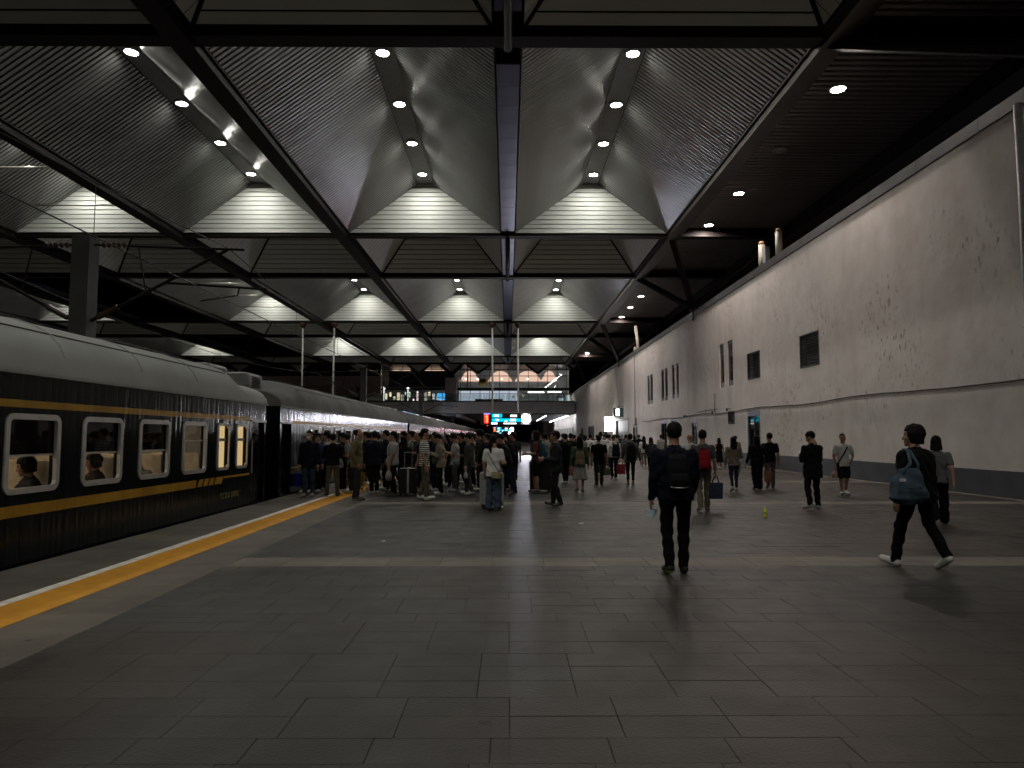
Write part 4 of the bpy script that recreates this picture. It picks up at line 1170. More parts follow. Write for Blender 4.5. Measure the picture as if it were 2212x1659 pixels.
# ================================================================== PEOPLE: bodies grown from blended volumes
def snets(F, o, h):
    """surface nets: F[nx,ny,nz] signed distance, origin o, step h -> verts, quads"""
    S = F < 0
    nx, ny, nz = F.shape
    cs = np.zeros((nx-1, ny-1, nz-1), np.int32)
    for a in (0,1):
        for b in (0,1):
            for c in (0,1):
                cs += S[a:nx-1+a, b:ny-1+b, c:nz-1+c]
    act = (cs > 0) & (cs < 8)
    idx = np.full(act.shape, -1, np.int64)
    I = np.argwhere(act)
    idx[act] = np.arange(len(I))
    acc = np.zeros((len(I), 3)); cnt = np.zeros(len(I))
    cor = [(a,b,c) for a in (0,1) for b in (0,1) for c in (0,1)]
    for i, p in enumerate(cor):
        for q in cor[i+1:]:
            if sum(abs(p[k]-q[k]) for k in range(3)) != 1: continue
            fp = F[I[:,0]+p[0], I[:,1]+p[1], I[:,2]+p[2]]; fq = F[I[:,0]+q[0], I[:,1]+q[1], I[:,2]+q[2]]
            mk = (fp < 0) != (fq < 0)
            t = np.where(mk, fp/np.where(mk, fp-fq, 1), 0)
            P = np.array(p)[None] + t[:,None]*(np.array(q)-np.array(p))[None]
            acc += P*mk[:,None]; cnt += mk
    V = (I + acc/np.maximum(cnt,1)[:,None])*h + np.array(o)[None]
    quads = []
    for ax in range(3):
        sl0 = [slice(None)]*3; sl1 = [slice(None)]*3
        sl0[ax] = slice(0,-1); sl1[ax] = slice(1,None)
        ch = S[tuple(sl0)] != S[tuple(sl1)]
        E_ = np.argwhere(ch)
        u, w = [k for k in range(3) if k != ax]
        E_ = E_[(E_[:,u] > 0) & (E_[:,w] > 0) & (E_[:,u] < F.shape[u]-1) & (E_[:,w] < F.shape[w]-1)]
        if not len(E_): continue
        def g(du, dw):
            J_ = E_.copy(); J_[:,u] -= du; J_[:,w] -= dw
            return idx[J_[:,0], J_[:,1], J_[:,2]]
        q = np.stack([g(1,1), g(0,1), g(0,0), g(1,0)], 1)
        inside = S[E_[:,0], E_[:,1], E_[:,2]]
        if ax == 1: inside = ~inside
        q[~inside] = q[~inside][:, ::-1]
        quads.append(q)
    return V, np.concatenate(quads)
class Vol:
    def __init__(s, lo, hi, h):
        s.o = np.array(lo, float); s.h = h
        n = [int(math.ceil((hi[k]-lo[k])/h))+1 for k in range(3)]
        s.X = (lo[0]+h*np.arange(n[0]))[:,None,None].astype(np.float32)
        s.Y = (lo[1]+h*np.arange(n[1]))[None,:,None].astype(np.float32)
        s.Z = (lo[2]+h*np.arange(n[2]))[None,None,:].astype(np.float32)
        s.n = n
    def full(s): return np.full(s.n, 9.0, np.float32)
    def rcone(s, a, b, ra, rb, fx=1.0, fy=1.0):
        a = np.array(a, float); b = np.array(b, float); d = b-a; L = max(float(d@d), 1e-9)
        px, py, pz = s.X-a[0], s.Y-a[1], s.Z-a[2]
        t = np.clip((px*d[0]+py*d[1]+pz*d[2])/L, 0, 1)
        return np.sqrt(((px-t*d[0])/fx)**2+((py-t*d[1])/fy)**2+(pz-t*d[2])**2) - (ra+(rb-ra)*t)
    def ell(s, c, r):
        q = np.sqrt(((s.X-c[0])/r[0])**2+((s.Y-c[1])/r[1])**2+((s.Z-c[2])/r[2])**2)
        return (q-1)*min(r)
    def loft(s, rows, p=2.3):
        """rows: z, cx, cy, a, b"""
        R_ = np.array(sorted(rows)); z = np.clip(s.Z, R_[0,0], R_[-1,0])
        cx, cy, a, b = [np.interp(z, R_[:,0], R_[:,k]) for k in (1,2,3,4)]
        q = ((np.abs(s.X-cx)/a)**p+(np.abs(s.Y-cy)/b)**p)**(1/p)
        d = (q-1)*np.minimum(a,b)
        return np.maximum(d, np.abs(s.Z-(R_[0,0]+R_[-1,0])/2)-(R_[-1,0]-R_[0,0])/2).astype(np.float32)
def smin(a, b, k):
    h = np.clip(.5+.5*(b-a)/k, 0, 1)
    return b+(a-b)*h-k*h*(1-h)

# cloth, skin, hair materials
def cloth(c, kind='c'):
    if kind in 'cdl': c = tuple(.58*v for v in c)
    nm = '%s_%03d_%03d_%03d' % ({'c':'cloth','d':'denim','k':'skin','h':'hair','s':'shoe','l':'leather','p':'plastic'}[kind], *[int(v*999) for v in c])
    if kind == 'k': return mat(nm, c, .55, spec=.35, var=.06, vscale=9)
    if kind == 'h': return mat(nm, c, .65, spec=.1, var=.35, vscale=30, bump=.3, bscale=120)
    if kind == 's': return mat(nm, c, .5, var=.1, vscale=14)
    if kind == 'l': return mat(nm, c, .38, var=.12, vscale=14, bump=.15, bscale=50)
    if kind == 'p': return mat(nm, c, .25, var=.3, vscale=18, bump=.6, bscale=25)
    if kind == 'd': return mat(nm, c, .85, spec=.12, var=.28, vscale=7, bump=.35, bscale=26)
    return mat(nm, c, .85, spec=.12, var=.14, vscale=6, bump=.35, bscale=22)
def stripes_material():
    m = mat('striped_jersey', (.7,.7,.68), .85, spec=.2)
    nt = m.node_tree; N = nt.nodes; L = nt.links; b = N['Principled BSDF']
    tc = N.new('ShaderNodeTexCoord'); sp = N.new('ShaderNodeSeparateXYZ'); L.new(tc.outputs['Object'], sp.inputs[0])
    w1 = N.new('ShaderNodeMath'); w1.operation = 'MULTIPLY'; w1.inputs[1].default_value = 2*math.pi/.047; L.new(sp.outputs['Z'], w1.inputs[0])
    w2 = N.new('ShaderNodeMath'); w2.operation = 'SINE'; L.new(w1.outputs[0], w2.inputs[0])
    rp = N.new('ShaderNodeValToRGB'); e = rp.color_ramp.elements
    e[0].position = .48; e[0].color = (.72,.71,.68,1); e[1].position = .54; e[1].color = (.012,.012,.015,1)
    ad = N.new('ShaderNodeMath'); ad.operation = 'MULTIPLY_ADD'; ad.inputs[1].default_value = .5; ad.inputs[2].default_value = .5
    L.new(w2.outputs[0], ad.inputs[0]); L.new(ad.outputs[0], rp.inputs[0]); L.new(rp.outputs[0], b.inputs['Base Color'])
    return m
EYE = mat('eye_dark', (.02,.015,.012), .2)
LIP = mat('lip', (.25,.09,.075), .5)
SOLE = mat('sole_white', (.6,.58,.54), .6)
SKINS = [(.34,.19,.125), (.40,.235,.16), (.28,.15,.095), (.44,.27,.19)]
# ---- heads (metres for a 1.72 m figure), forward = +Y, origin at head centre
def head_mesh(h=.0075):
    v = Vol((-.13,-.15,-.2), (.13,.16,.15), h)
    sk = v.ell((0,-.015,.03), (.076,.096,.092))
    jaw = v.loft([(-.125,0,.05,.022,.03),(-.105,0,.045,.042,.045),(-.06,0,.03,.058,.062),(.0,0,.02,.068,.075),(.04,0,.01,.07,.08)], 2.2)
    d = smin(sk, jaw, .03)
    d = smin(d, v.rcone((0,-.02,-.2),(0,-.015,-.06),.055,.055), .025)
    nose = smin(v.rcone((0,.087,.01),(0,.112,-.035),.009,.013), v.ell((0,.1,-.042),(.02,.014,.011)), .008)
    d = smin(d, nose, .01)
    for s in (-1,1):
        d = np.maximum(d, -(v.ell((s*.032,.098,.012),(.021,.018,.013))))      # sockets
        d = smin(d, v.ell((s*.079,-.005,-.005),(.012,.028,.034)), .006)        # ears
        d = smin(d, v.rcone((s*.012,.091,.033),(s*.05,.077,.034),.007,.006), .008)   # brow ridge
        d = smin(d, v.ell((s*.04,.065,-.03),(.028,.024,.025)), .02)            # cheek
    d = smin(d, v.ell((0,.078,-.112),(.024,.02,.018)), .015)
    eye = np.minimum(v.ell((-.032,.083,.012),(.014,.013,.0085)), v.ell((.032,.083,.012),(.014,.013,.0085)))
    lip = np.minimum(v.ell((0,.092,-.069),(.025,.012,.007)), v.ell((0,.090,-.082),(.02,.012,.007)))
    brow = np.minimum(v.rcone((-.014,.0935,.036),(-.05,.078,.037),.0045,.004), v.rcone((.014,.0935,.036),(.05,.078,.037),.0045,.004))
    st = np.stack([d, eye, lip, brow]); F = st.min(0)
    V, Q = snets(F, v.o, h)
    return V, Q, region(v, st, V, Q)
def region(v, st, V, Q):
    c = V[Q].mean(1); ii = np.clip(np.round((c-v.o)/v.h).astype(int), 0, np.array(v.n)-1)
    return st[:, ii[:,0], ii[:,1], ii[:,2]].argmin(0)
HEAD = head_mesh()
HEAD_LO = head_mesh(.016)
# ---- hands, wrist at origin, fingers along -Z, palm facing +X side inward (+Y forward thumb)
def hand_mesh(curl, h=.006):
    v = Vol((-.07,-.09,-.22), (.08,.1,.05), h)
    d = v.rcone((0,0,.04),(0,0,-.02),.027,.027,.8,1)
    d = smin(d, v.loft([(-.1,.0,0,.014,.042),(-.06,.0,0,.017,.043),(-.02,0,0,.018,.034),(.01,0,0,.02,.027)], 2.6), .012)
    lens = [.072,.08,.075,.06]
    for k, L_ in enumerate(lens):
        y0 = .033-.022*k; p = np.array([0,y0,-.095]); ang = 0
        seg = [.45,.32,.23]
        for q, fr in enumerate(seg):
            ang += curl*(.55 if q == 0 else .8)
            n_ = p + L_*fr*np.array([math.sin(ang), .05*(1.5-k)*.3, -math.cos(ang)])
            d = np.minimum(d, v.rcone(p, n_, .0095-.001*q, .0088-.001*q)) if q else smin(d, v.rcone(p, n_, .0095, .0088), .004)
            p = n_
    a = np.array([.004,.03,-.025]); b = a + np.array([.018,.034,-.03]); c = b + np.array([.016*(1+curl),.012-.02*curl,-.028])
    d = smin(d, v.rcone(a,b,.014,.0115), .01); d = smin(d, v.rcone(b,c,.0112,.009), .004)
    V, Q = snets(d, v.o, h)
    return V, Q
HANDS = {'relaxed': hand_mesh(.35), 'grip': hand_mesh(1.15)}
# ---- hair styles
_hair = {}
def hair_mesh(style):
    if style in _hair: return _hair[style]
    h = .009
    long_ = style in ('long','bob','ponytail')
    v = Vol((-.17,-.24,-.42 if long_ else -.2), (.17,.17,.2), h)
    cap = v.ell((0,-.02,.040), (.091,.114,.108))
    X, Y, Z = v.X, v.Y, v.Z
    wave = .0022*np.sin(X*90+Z*40)+.0022*np.sin(Y*80+X*50)
    if style == 'short':
        jit = .007*np.sin(X*150+Z*60)+.005*np.sin(X*310)
        d = np.maximum(cap+wave, np.where((Y>.05+jit)&(Z<.072+jit), .05, -.05))
        d = np.maximum(d, (-.075-Z) + .25*np.maximum(Y+.05,0) + jit)
        d = np.maximum(d, np.where((np.abs(X)>.055)&(Z<.012+jit-.5*np.maximum(Y-.02,0))&(Y>-.045+jit)&(Y<.03), .05, -.5))
    elif style == 'mop':
        d = np.maximum(v.ell((0,-.025,.036), (.104,.125,.118))+wave*1.5, np.where((Y>.045)&(Z<.06)&(np.abs(X)<.07), .05, -.05))
        d = smin(d, np.maximum(v.loft([(-.1,0,-.05,.085,.07),(-.04,0,-.035,.1,.09),(.03,0,-.02,.1,.11)],2.2)+wave*1.5, np.where(Y>.03, .05, -.05)), .02)
    elif style == 'crop':
        cap = v.ell((0,-.018,.034), (.081,.102,.096))
        d = np.maximum(cap+wave*.4, np.where((Y>.03)&(Z<.072), .05, -.05)); d = np.maximum(d, -.02-Z+.5*np.maximum(-Y,0)-.03)
    elif style == 'rim':      # balding: hair round the sides and back only
        d = np.maximum(cap+wave*.5, np.where((Y>.0)|(Z>.085+0*X), .05, -.05)); d = np.maximum(d, -.05-Z)
    elif style == 'fuzzy':
        c2 = v.ell((0,-.02,.06), (.125,.135,.12))
        curls = .014*np.sin(X*120)*np.sin(Y*110)*np.sin(Z*115)
        d = np.maximum(c2+curls, np.where((Y>.05)&(Z<.055), .05, -.05)); d = np.maximum(d, -.045-Z)
    else:
        d = np.maximum(cap+wave, np.where((Y>.05)&(Z<.07)&(np.abs(X)<.062), .05, -.05))
        if style == 'long':
            fall = v.loft([(-.36,0,-.10,.085,.03),(-.2,0,-.10,.105,.045),(-.05,0,-.06,.098,.07),(.03,0,-.03,.09,.09)], 2.2)+wave
        elif style == 'bob':
            fall = v.loft([(-.15,0,-.05,.105,.085),(-.05,0,-.03,.103,.095),(.03,0,-.02,.09,.1)], 2.2)+wave
            fall = np.maximum(fall, np.where((Y>.03)&(np.abs(X)<.066), .05, -.05))
        else:
            fall = v.rcone((0,-.12,.03),(.01,-.16,-.1),.035,.045); fall = smin(fall, v.rcone((.01,-.16,-.1),(.015,-.13,-.28),.045,.02), .03)+wave
            d = np.maximum(d, -.06-Z)
        d = smin(d, fall, .02)
    V, Q = snets(d.astype(np.float32), v.o, h)
    _hair[style] = (V, Q)
    return _hair[style]
def np_mesh(name, V, Q, mats, mi=None, smooth=True):
    me = bpy.data.meshes.new(name)
    me.from_pydata(V.tolist(), [], Q.tolist())
    for m in mats: me.materials.append(m)
    if mi is not None: me.polygons.foreach_set('material_index', np.asarray(mi, np.int32))
    if smooth: me.polygons.foreach_set('use_smooth', np.ones(len(me.polygons), bool))
    me.update(); return me
def rotm(ax, a):
    return np.array(Matrix.Rotation(a, 3, ax))
# arms: (elbow, wrist) as fractions of stature; s = side
ARMS = {
 'down':   lambda s: ((s*.138,-.012,.635),(s*.150,.022,.495)),
 'swingf': lambda s: ((s*.138,.028,.640),(s*.135,.120,.525)),
 'swingb': lambda s: ((s*.140,-.065,.645),(s*.150,-.085,.505)),
 'out':    lambda s: ((s*.160,-.03,.64),(s*.195,.01,.50)),
 'phone':  lambda s: ((s*.135,.025,.640),(s*.045,.165,.690)),
 'hold':   lambda s: ((s*.138,.0,.635),(s*.10,.145,.630)),
 'waist':  lambda s: ((s*.175,-.045,.645),(s*.115,.065,.575)),
 'pocket': lambda s: ((s*.160,-.055,.645),(s*.120,.01,.515)),
 'strap':  lambda s: ((s*.145,.02,.665),(s*.095,.115,.765)),
 'table':  lambda s: ((s*.150,.10,.665),(s*.06,.22,.655)),
}
def body(h, top, legs, arms=('down','down'), stride=0.0, lean=0.0, w=1.0, sleeve='short', topstyle='tee', legstyle='trousers',
         skin=SKINS[0], pants=None, shoes=(.5,.5,.48), sole=None, headyaw=0.0, headpitch=0.0, res=.017, topmat=None, seated=False, cross=0.0, hem=None, bend=0.0):
    """returns V, Q, material index, materials, head transform (R, t, scale)"""
    k = h/1.72
    lo = (-.52, -.62 if not seated else -.4, -.02 if not seated else .2*h); hi = (.52, .62 if not seated else .8, h*.90)
    v = Vol(lo, hi, res)
    hipz, kneez, ankz = .515*h, .285*h, .048*h
    ly = lambda z: lean*max(0, z-hipz)                       # forward lean of the trunk
    folds = .006*np.sin(v.Z*38+3*np.sin(v.X*14)+2*np.sin(v.Y*17)) + .004*np.sin(v.X*47+v.Z*23)
    # ---- trunk
    hz = {'tee':.475,'shirt':.50,'jacket':.455,'coat':.40,'hoodie':.455}.get(topstyle,.475)
    if hem: hz = hem
    bulk = {'tee':1.0,'shirt':.98,'jacket':1.09,'coat':1.12,'hoodie':1.12}.get(topstyle,1.0)*w
    rows = [(hz*h, .100,.076),(.53*h,.100,.076),(.60*h,.094,.070),(.68*h,.100,.072),(.745*h,.108,.072),(.79*h,.104,.064),(.815*h,.080,.052),(.835*h,.046,.042)]
    rows = [(z, 0, ly(z) - (.004*k), a*h*bulk, b*h*bulk) for z, a, b in rows]
    tp = v.loft(rows, 2.4) + folds*(.9 if topstyle != 'tee' else .7)
    SH = {s: np.array((s*.112*h*(.5+.5*w), ly(.80*h), .79*h)) for s in (-1,1)}
    sk = v.rcone((0,ly(.80*h)-.005,.79*h),(0,ly(.88*h)+.01,.89*h),.036*h,.033*h)
    wr = {}
    rs_ = {'tee':.036,'shirt':.034,'jacket':.040,'coat':.042,'hoodie':.042}.get(topstyle,.036)*h
    for s, am in zip((-1,1), arms):
        e_, w_ = ARMS[am](s)
        e_ = np.array(e_)*h; w_ = np.array(w_)*h
        e_[0] *= .6+.4*w; w_[0] *= .7+.3*w
        e_[1] += ly(e_[2]); w_[1] += ly(w_[2])
        wr[s] = (e_, w_)
        if sleeve == 'long':
            tp = smin(tp, v.rcone(SH[s], e_, rs_, rs_*.86)+folds*.6, .03*k); tp = smin(tp, v.rcone(e_, w_+(e_-w_)*.05, rs_*.86, rs_*.66)+folds*.6, .015*k)
        elif sleeve == 'short':
            m_ = SH[s]+(e_-SH[s])*.68
            tp = smin(tp, v.rcone(SH[s], m_, rs_, rs_*1.05), .03*k)
            sk = np.minimum(sk, smin(v.rcone(SH[s]+(e_-SH[s])*.3, e_, .028*h, .025*h), v.rcone(e_, w_, .025*h, .0165*h), .012*k))
        else:
            sk = np.minimum(sk, smin(v.rcone(SH[s], e_, .030*h, .025*h), v.rcone(e_, w_, .025*h, .0165*h), .012*k))
    if topstyle in ('hoodie',): tp = smin(tp, v.ell((0,ly(.82*h)-.055*h,.825*h),(.075*h,.045*h,.045*h)), .02)
    if topstyle in ('jacket','shirt','coat'): tp = smin(tp, v.loft([(.825*h,0,ly(.83*h),.046*h,.044*h),(.852*h,0,ly(.84*h)-.004,.043*h,.042*h)],2), .008)
    # ---- legs
    pt = v.loft([(.455*h,0,0,.092*h*w,.070*h*w),(.52*h,0,ly(.52*h),.094*h*w,.070*h*w),(.56*h,0,ly(.56*h),.088*h*w,.066*h*w)], 2.3)
    sh = v.full(); so = v.full()
    rt, rk, ra = {'trousers':(.052,.040,.034),'slim':(.050,.036,.024),'wide':(.055,.050,.052),'shorts':(.054,.050,.04),'skirt':(.045,.03,.02),'jeans':(.051,.038,.033)}[legstyle]
    feet = {}
    for s in (-1,1):
        st = stride*s
        hip = np.array((s*.052*h*w, 0, hipz-.01*h))
        if seated:
            hip = np.array((s*.055*h, 0, .49*h)); kn = np.array((s*.065*h, .25*h, .50*h)); an = np.array((s*.065*h, .24*h, .27*h))
            pt = smin(pt, v.rcone(hip, kn, .055*h, .045*h), .03); pt = smin(pt, v.rcone(kn, an, .042*h, .034*h), .02); continue
        an = np.array((s*(.052*h+cross), st*h, ankz)); tilt = 0.0
        if st < -.03: an[2] += min(.09, -st*.45)*h*.9; tilt = min(1.0, -st*4.2)
        elif st > .03: tilt = -.18
        mid = (hip+an)/2; bendf = .035*h if st < -.03 else .012*h
        kn = np.array((mid[0]+s*.004, mid[1]+bendf, kneez + (an[2]-ankz)*.35))
        an2 = an + np.array((0,-.012*h,0))
        if legstyle in ('shorts',):
            m_ = hip+(kn-hip)*.86
            pt = smin(pt, v.rcone(hip, m_, rt*h, rk*h*1.1)+folds*.5, .025*k)
            lg = smin(v.rcone(m_, kn, .036*h, .031*h), v.rcone(kn, an2, .032*h, .021*h), .012)
            lg = smin(lg, v.ell(kn+(an2-kn)*.3-np.array((0,.012*h,0)), (.028*h,.032*h,.06*h)), .02)
            sk = np.minimum(sk, lg)
        elif legstyle == 'skirt':
            sk = np.minimum(sk, smin(v.rcone(hip, kn, .04*h, .03*h), v.rcone(kn, an2, .031*h, .02*h), .012))
        else:
            hemp = an2 + (kn-an2)*(.02 if legstyle != 'slim' else .12)
            pt = smin(pt, v.rcone(hip, kn, rt*h, rk*h)+folds*.8, .025*k)
            pt = smin(pt, v.rcone(kn, hemp, rk*h, ra*h)+folds*.9, .015*k)
            sk = np.minimum(sk, v.rcone(kn+(an2-kn)*.6, an2, .024*h, .021*h))
        # shoe: heel to toe
        fd = np.array((s*.14, math.cos(tilt), -math.sin(tilt))); fd /= np.linalg.norm(fd)
        heel = an2 + np.array((0,-.012*h,-.022*h*math.cos(tilt))) ; toe = heel + fd*.112*h
        z_ = min(heel[2], toe[2]) - .026*h
        if tilt > .3:                                      # raised heel: keep the toe on the ground
            dz = toe[2] - .024*h; toe[2] -= dz*.6
        s1 = smin(v.rcone(heel, toe, .030*h, .024*h, 1.0, 1.0), v.rcone(an2+np.array((0,0,.0)), heel+fd*.05*h, .025*h, .026*h), .02)
        sole_n = np.array((fd[0]*0, math.sin(tilt), math.cos(tilt))); off = heel - sole_n*.012*h
        below = (v.X-off[0])*sole_n[0]+(v.Y-off[1])*sole_n[1]+(v.Z-off[2])*sole_n[2]
        s1 = np.maximum(s1, -below-.014*h)
        sh = np.minimum(sh, np.maximum(s1, -below)); so = np.minimum(so, np.maximum(s1+.0, below))
    if legstyle == 'skirt':
        sk_rows = [(.23*h,0,0,.135*h,.115*h),(.35*h,0,0,.115*h,.098*h),(.47*h,0,0,.098*h,.08*h),(.57*h,0,0,.08*h,.062*h)]
        ang = np.arctan2(v.Y, v.X+1e-6)
        pt = np.minimum(pt, v.loft(sk_rows, 2.0)+.008*np.sin(ang*11+2*np.sin(v.Z*9)))
    if seated:
        cut = v.Z*0
    st_ = np.stack([sk, tp, pt, sh, so])
    F = st_.min(0)
    F = np.maximum(F, (-.0 - v.Z + .001) + 0*v.X + 0*v.Y) if not seated else F
    F[0,:,:] = F[-1,:,:] = 1; F[:,0,:] = F[:,-1,:] = 1; F[:,:,0] = F[:,:,-1] = np.maximum(F[:,:,-1], .5)
    V, Q = snets(F, v.o, res)
    V[:,2] = np.maximum(V[:,2], 0.0) if not seated else V[:,2]
    reg = region(v, st_, V, Q)
    SK = cloth(skin, 'k')
    mats = [SK, topmat or cloth(top), pants or cloth(legs), cloth(shoes, 's'), sole or SOLE, EYE, LIP, cloth((.012,.01,.009), 'h')]
    # ---- hands
    parts = [(V, Q, reg)]
    for s in (-1,1):
        e_, w_ = wr[s]
        d = (w_-e_)/np.linalg.norm(w_-e_)
        hv, hq = HANDS['grip' if arms[0 if s < 0 else 1] in ('phone','hold','strap') else 'relaxed']
        zc = -d; yc = np.array((0,1.0,0)) if abs(d[1]) < .75 else np.array((0,0,1.0))
        xc = np.cross(yc, zc); xc /= np.linalg.norm(xc); yc = np.cross(zc, xc)
        B = np.stack([xc*(-s), yc, zc], 1)
        P = (hv*k) @ B.T + w_ + d*.012
        parts.append((P, hq if s < 0 else hq[:, ::-1], np.zeros(len(hq), int)))
    hd = HEAD if res < .02 else HEAD_LO
    hr = rotm('Z', headyaw) @ rotm('X', -headpitch)
    ht = np.array((0, ly(.93*h)+.012*h + math.sin(headpitch)*.03*h, .930*h - (1-math.cos(headpitch))*.02*h))
    hs = .98*(.35+.65*k)
    P = (hd[0]*hs) @ hr.T + ht
    parts.append((P, hd[1], np.array([0,5,6,7])[hd[2]]))
    VV = []; QQ = []; RR = []; off = 0
    for a, b, c in parts:
        VV.append(a); QQ.append(b+off); RR.append(c); off += len(a)
    return np.concatenate(VV), np.concatenate(QQ), np.concatenate(RR), mats, (hr, ht, hs), wr
PEOPLE = {}
HAIRC = (.007,.006,.0055)
def person(key, label, x, y, rot, h, top=(.02,.02,.022), legs=(.015,.015,.016), hair='short', hairc=HAIRC, group=None, z=0.0, extras=(), **kw):
    res = kw.pop('res', .0165 if y < 17 else (.02 if y < 30 else .026))
    V, Q, mi, mats, (hr, ht, hs), wr = body(h, top, legs, res=res, **kw)
    o = link(np_mesh('person', V, Q, mats, mi), 'person', None, (x, y, z), R(rot))
    tag(o, label, 'person', group)
    if hair:
        hv, hq = hair_mesh(hair)
        link(np_mesh('hair', (hv*hs) @ hr.T + ht, hq, [cloth(hairc, 'h')]), 'hair', o)
    M_ = Matrix.Translation(Vector(ht)) @ Matrix(hr.tolist()).to_4x4() @ Matrix.Scale(hs, 4)
    for ex in extras:
        if ex[0] == 'cap':
            m = MB(); m.lathe([(.098,.045),(.1,.07),(.09,.12),(.055,.15),(.0,.158)], (0,-.015,0), 16)
            m.add([(-.075,.06,.052),(.075,.06,.052),(.065,.15,.04),(0,.175,.036),(-.065,.15,.04),(-.075,.06,.06),(.075,.06,.06),(.065,.15,.048),(0,.175,.044),(-.065,.15,.048)],
                  [(0,1,2,3,4),(9,8,7,6,5),(0,5,6,1),(1,6,7,2),(2,7,8,3),(3,8,9,4),(4,9,5,0)])
            c = m.obj('cap', cloth(ex[1]), o, True); c.matrix_local = M_
        if ex[0] == 'peaked':
            m = MB(); m.lathe([(.098,.05),(.1,.09),(.14,.125),(.135,.145),(.05,.16)], (0,-.01,0), 18)
            m.add([(-.07,.065,.055),(.07,.065,.055),(.05,.13,.03),(-.05,.13,.03),(-.07,.065,.062),(.07,.065,.062),(.05,.13,.037),(-.05,.13,.037)], [(0,1,2,3),(7,6,5,4),(0,4,5,1),(1,5,6,2),(2,6,7,3),(3,7,4,0)])
            c = m.obj('peaked_cap', cloth(ex[1]), o, True); c.matrix_local = M_
            m = MB(); m.lathe([(.1015,.07),(.1025,.085)], (0,-.012,0), 18); c2 = m.obj('cap_band', mat('gold_band', (.5,.36,.1), .4, .5), o, True); c2.matrix_local = M_
        if ex[0] == 'mask':
            pts = []
            m = MB()
            for zz, yy, ww in ((-.105,.075,.035),(-.075,.108,.055),(-.035,.118,.062),(-.005,.095,.066)):
                pts.append([(-ww,yy-.045,zz),(-ww*.6,yy-.012,zz),(0,yy,zz),(ww*.6,yy-.012,zz),(ww,yy-.045,zz)])
            v = [q for r_ in pts for q in r_]
            m.add(v, [(i*5+j,i*5+j+1,i*5+j+6,i*5+j+5) for i in range(3) for j in range(4)])
            c = m.obj('face_mask', mat('mask_white', (.7,.72,.72), .8), o, True); c.matrix_local = M_
        if ex[0] == 'glasses':
            m = MB()
            for s in (-1,1):
                m.tube([(s*.033+.024*math.cos(t), .108, .012+.02*math.sin(t)) for t in [2*math.pi*j/10 for j in range(11)]], .0025, 4); m.tube([(s*.057,.105,.014),(s*.08,.0,.012)], .0022, 4)
            c = m.obj('glasses', LAMPRING, o); c.matrix_local = M_
        if ex[0] == 'strap':        # cross-body strap: over one shoulder to opposite hip, front and back
            s = ex[2]; hh = h
            a0 = Vector((s*.06*hh, -.01*hh, .828*hh))
            pf = [a0, Vector((s*.05*hh,.068*hh,.78*hh)), Vector((-s*.02*hh,.083*hh,.66*hh)), Vector((-s*.10*hh,.055*hh,.53*hh))]
            pb = [a0, Vector((s*.05*hh,-.072*hh,.77*hh)), Vector((-s*.02*hh,-.084*hh,.66*hh)), Vector((-s*.10*hh,-.055*hh,.53*hh))]
            m = MB()
            for pts_ in (pf, pb):
                for i in range(len(pts_)-1): m.beam(pts_[i], pts_[i+1], .034, .012, up=(0,1,.2))
            m.obj('strap', cloth(ex[1]), o)
    PEOPLE[key] = (o, h, wr)
    return o
def at_person(key, p):
    """a point in the person's own frame -> world"""
    o = PEOPLE[key][0]
    return Matrix.Translation(o.location) @ Matrix.Rotation(o.rotation_euler.z, 4, 'Z') @ Vector(p)
def wrist(key, s):
    e_, w_ = PEOPLE[key][2][s]; d = (w_-e_)/np.linalg.norm(w_-e_)
    return w_ + d*.09
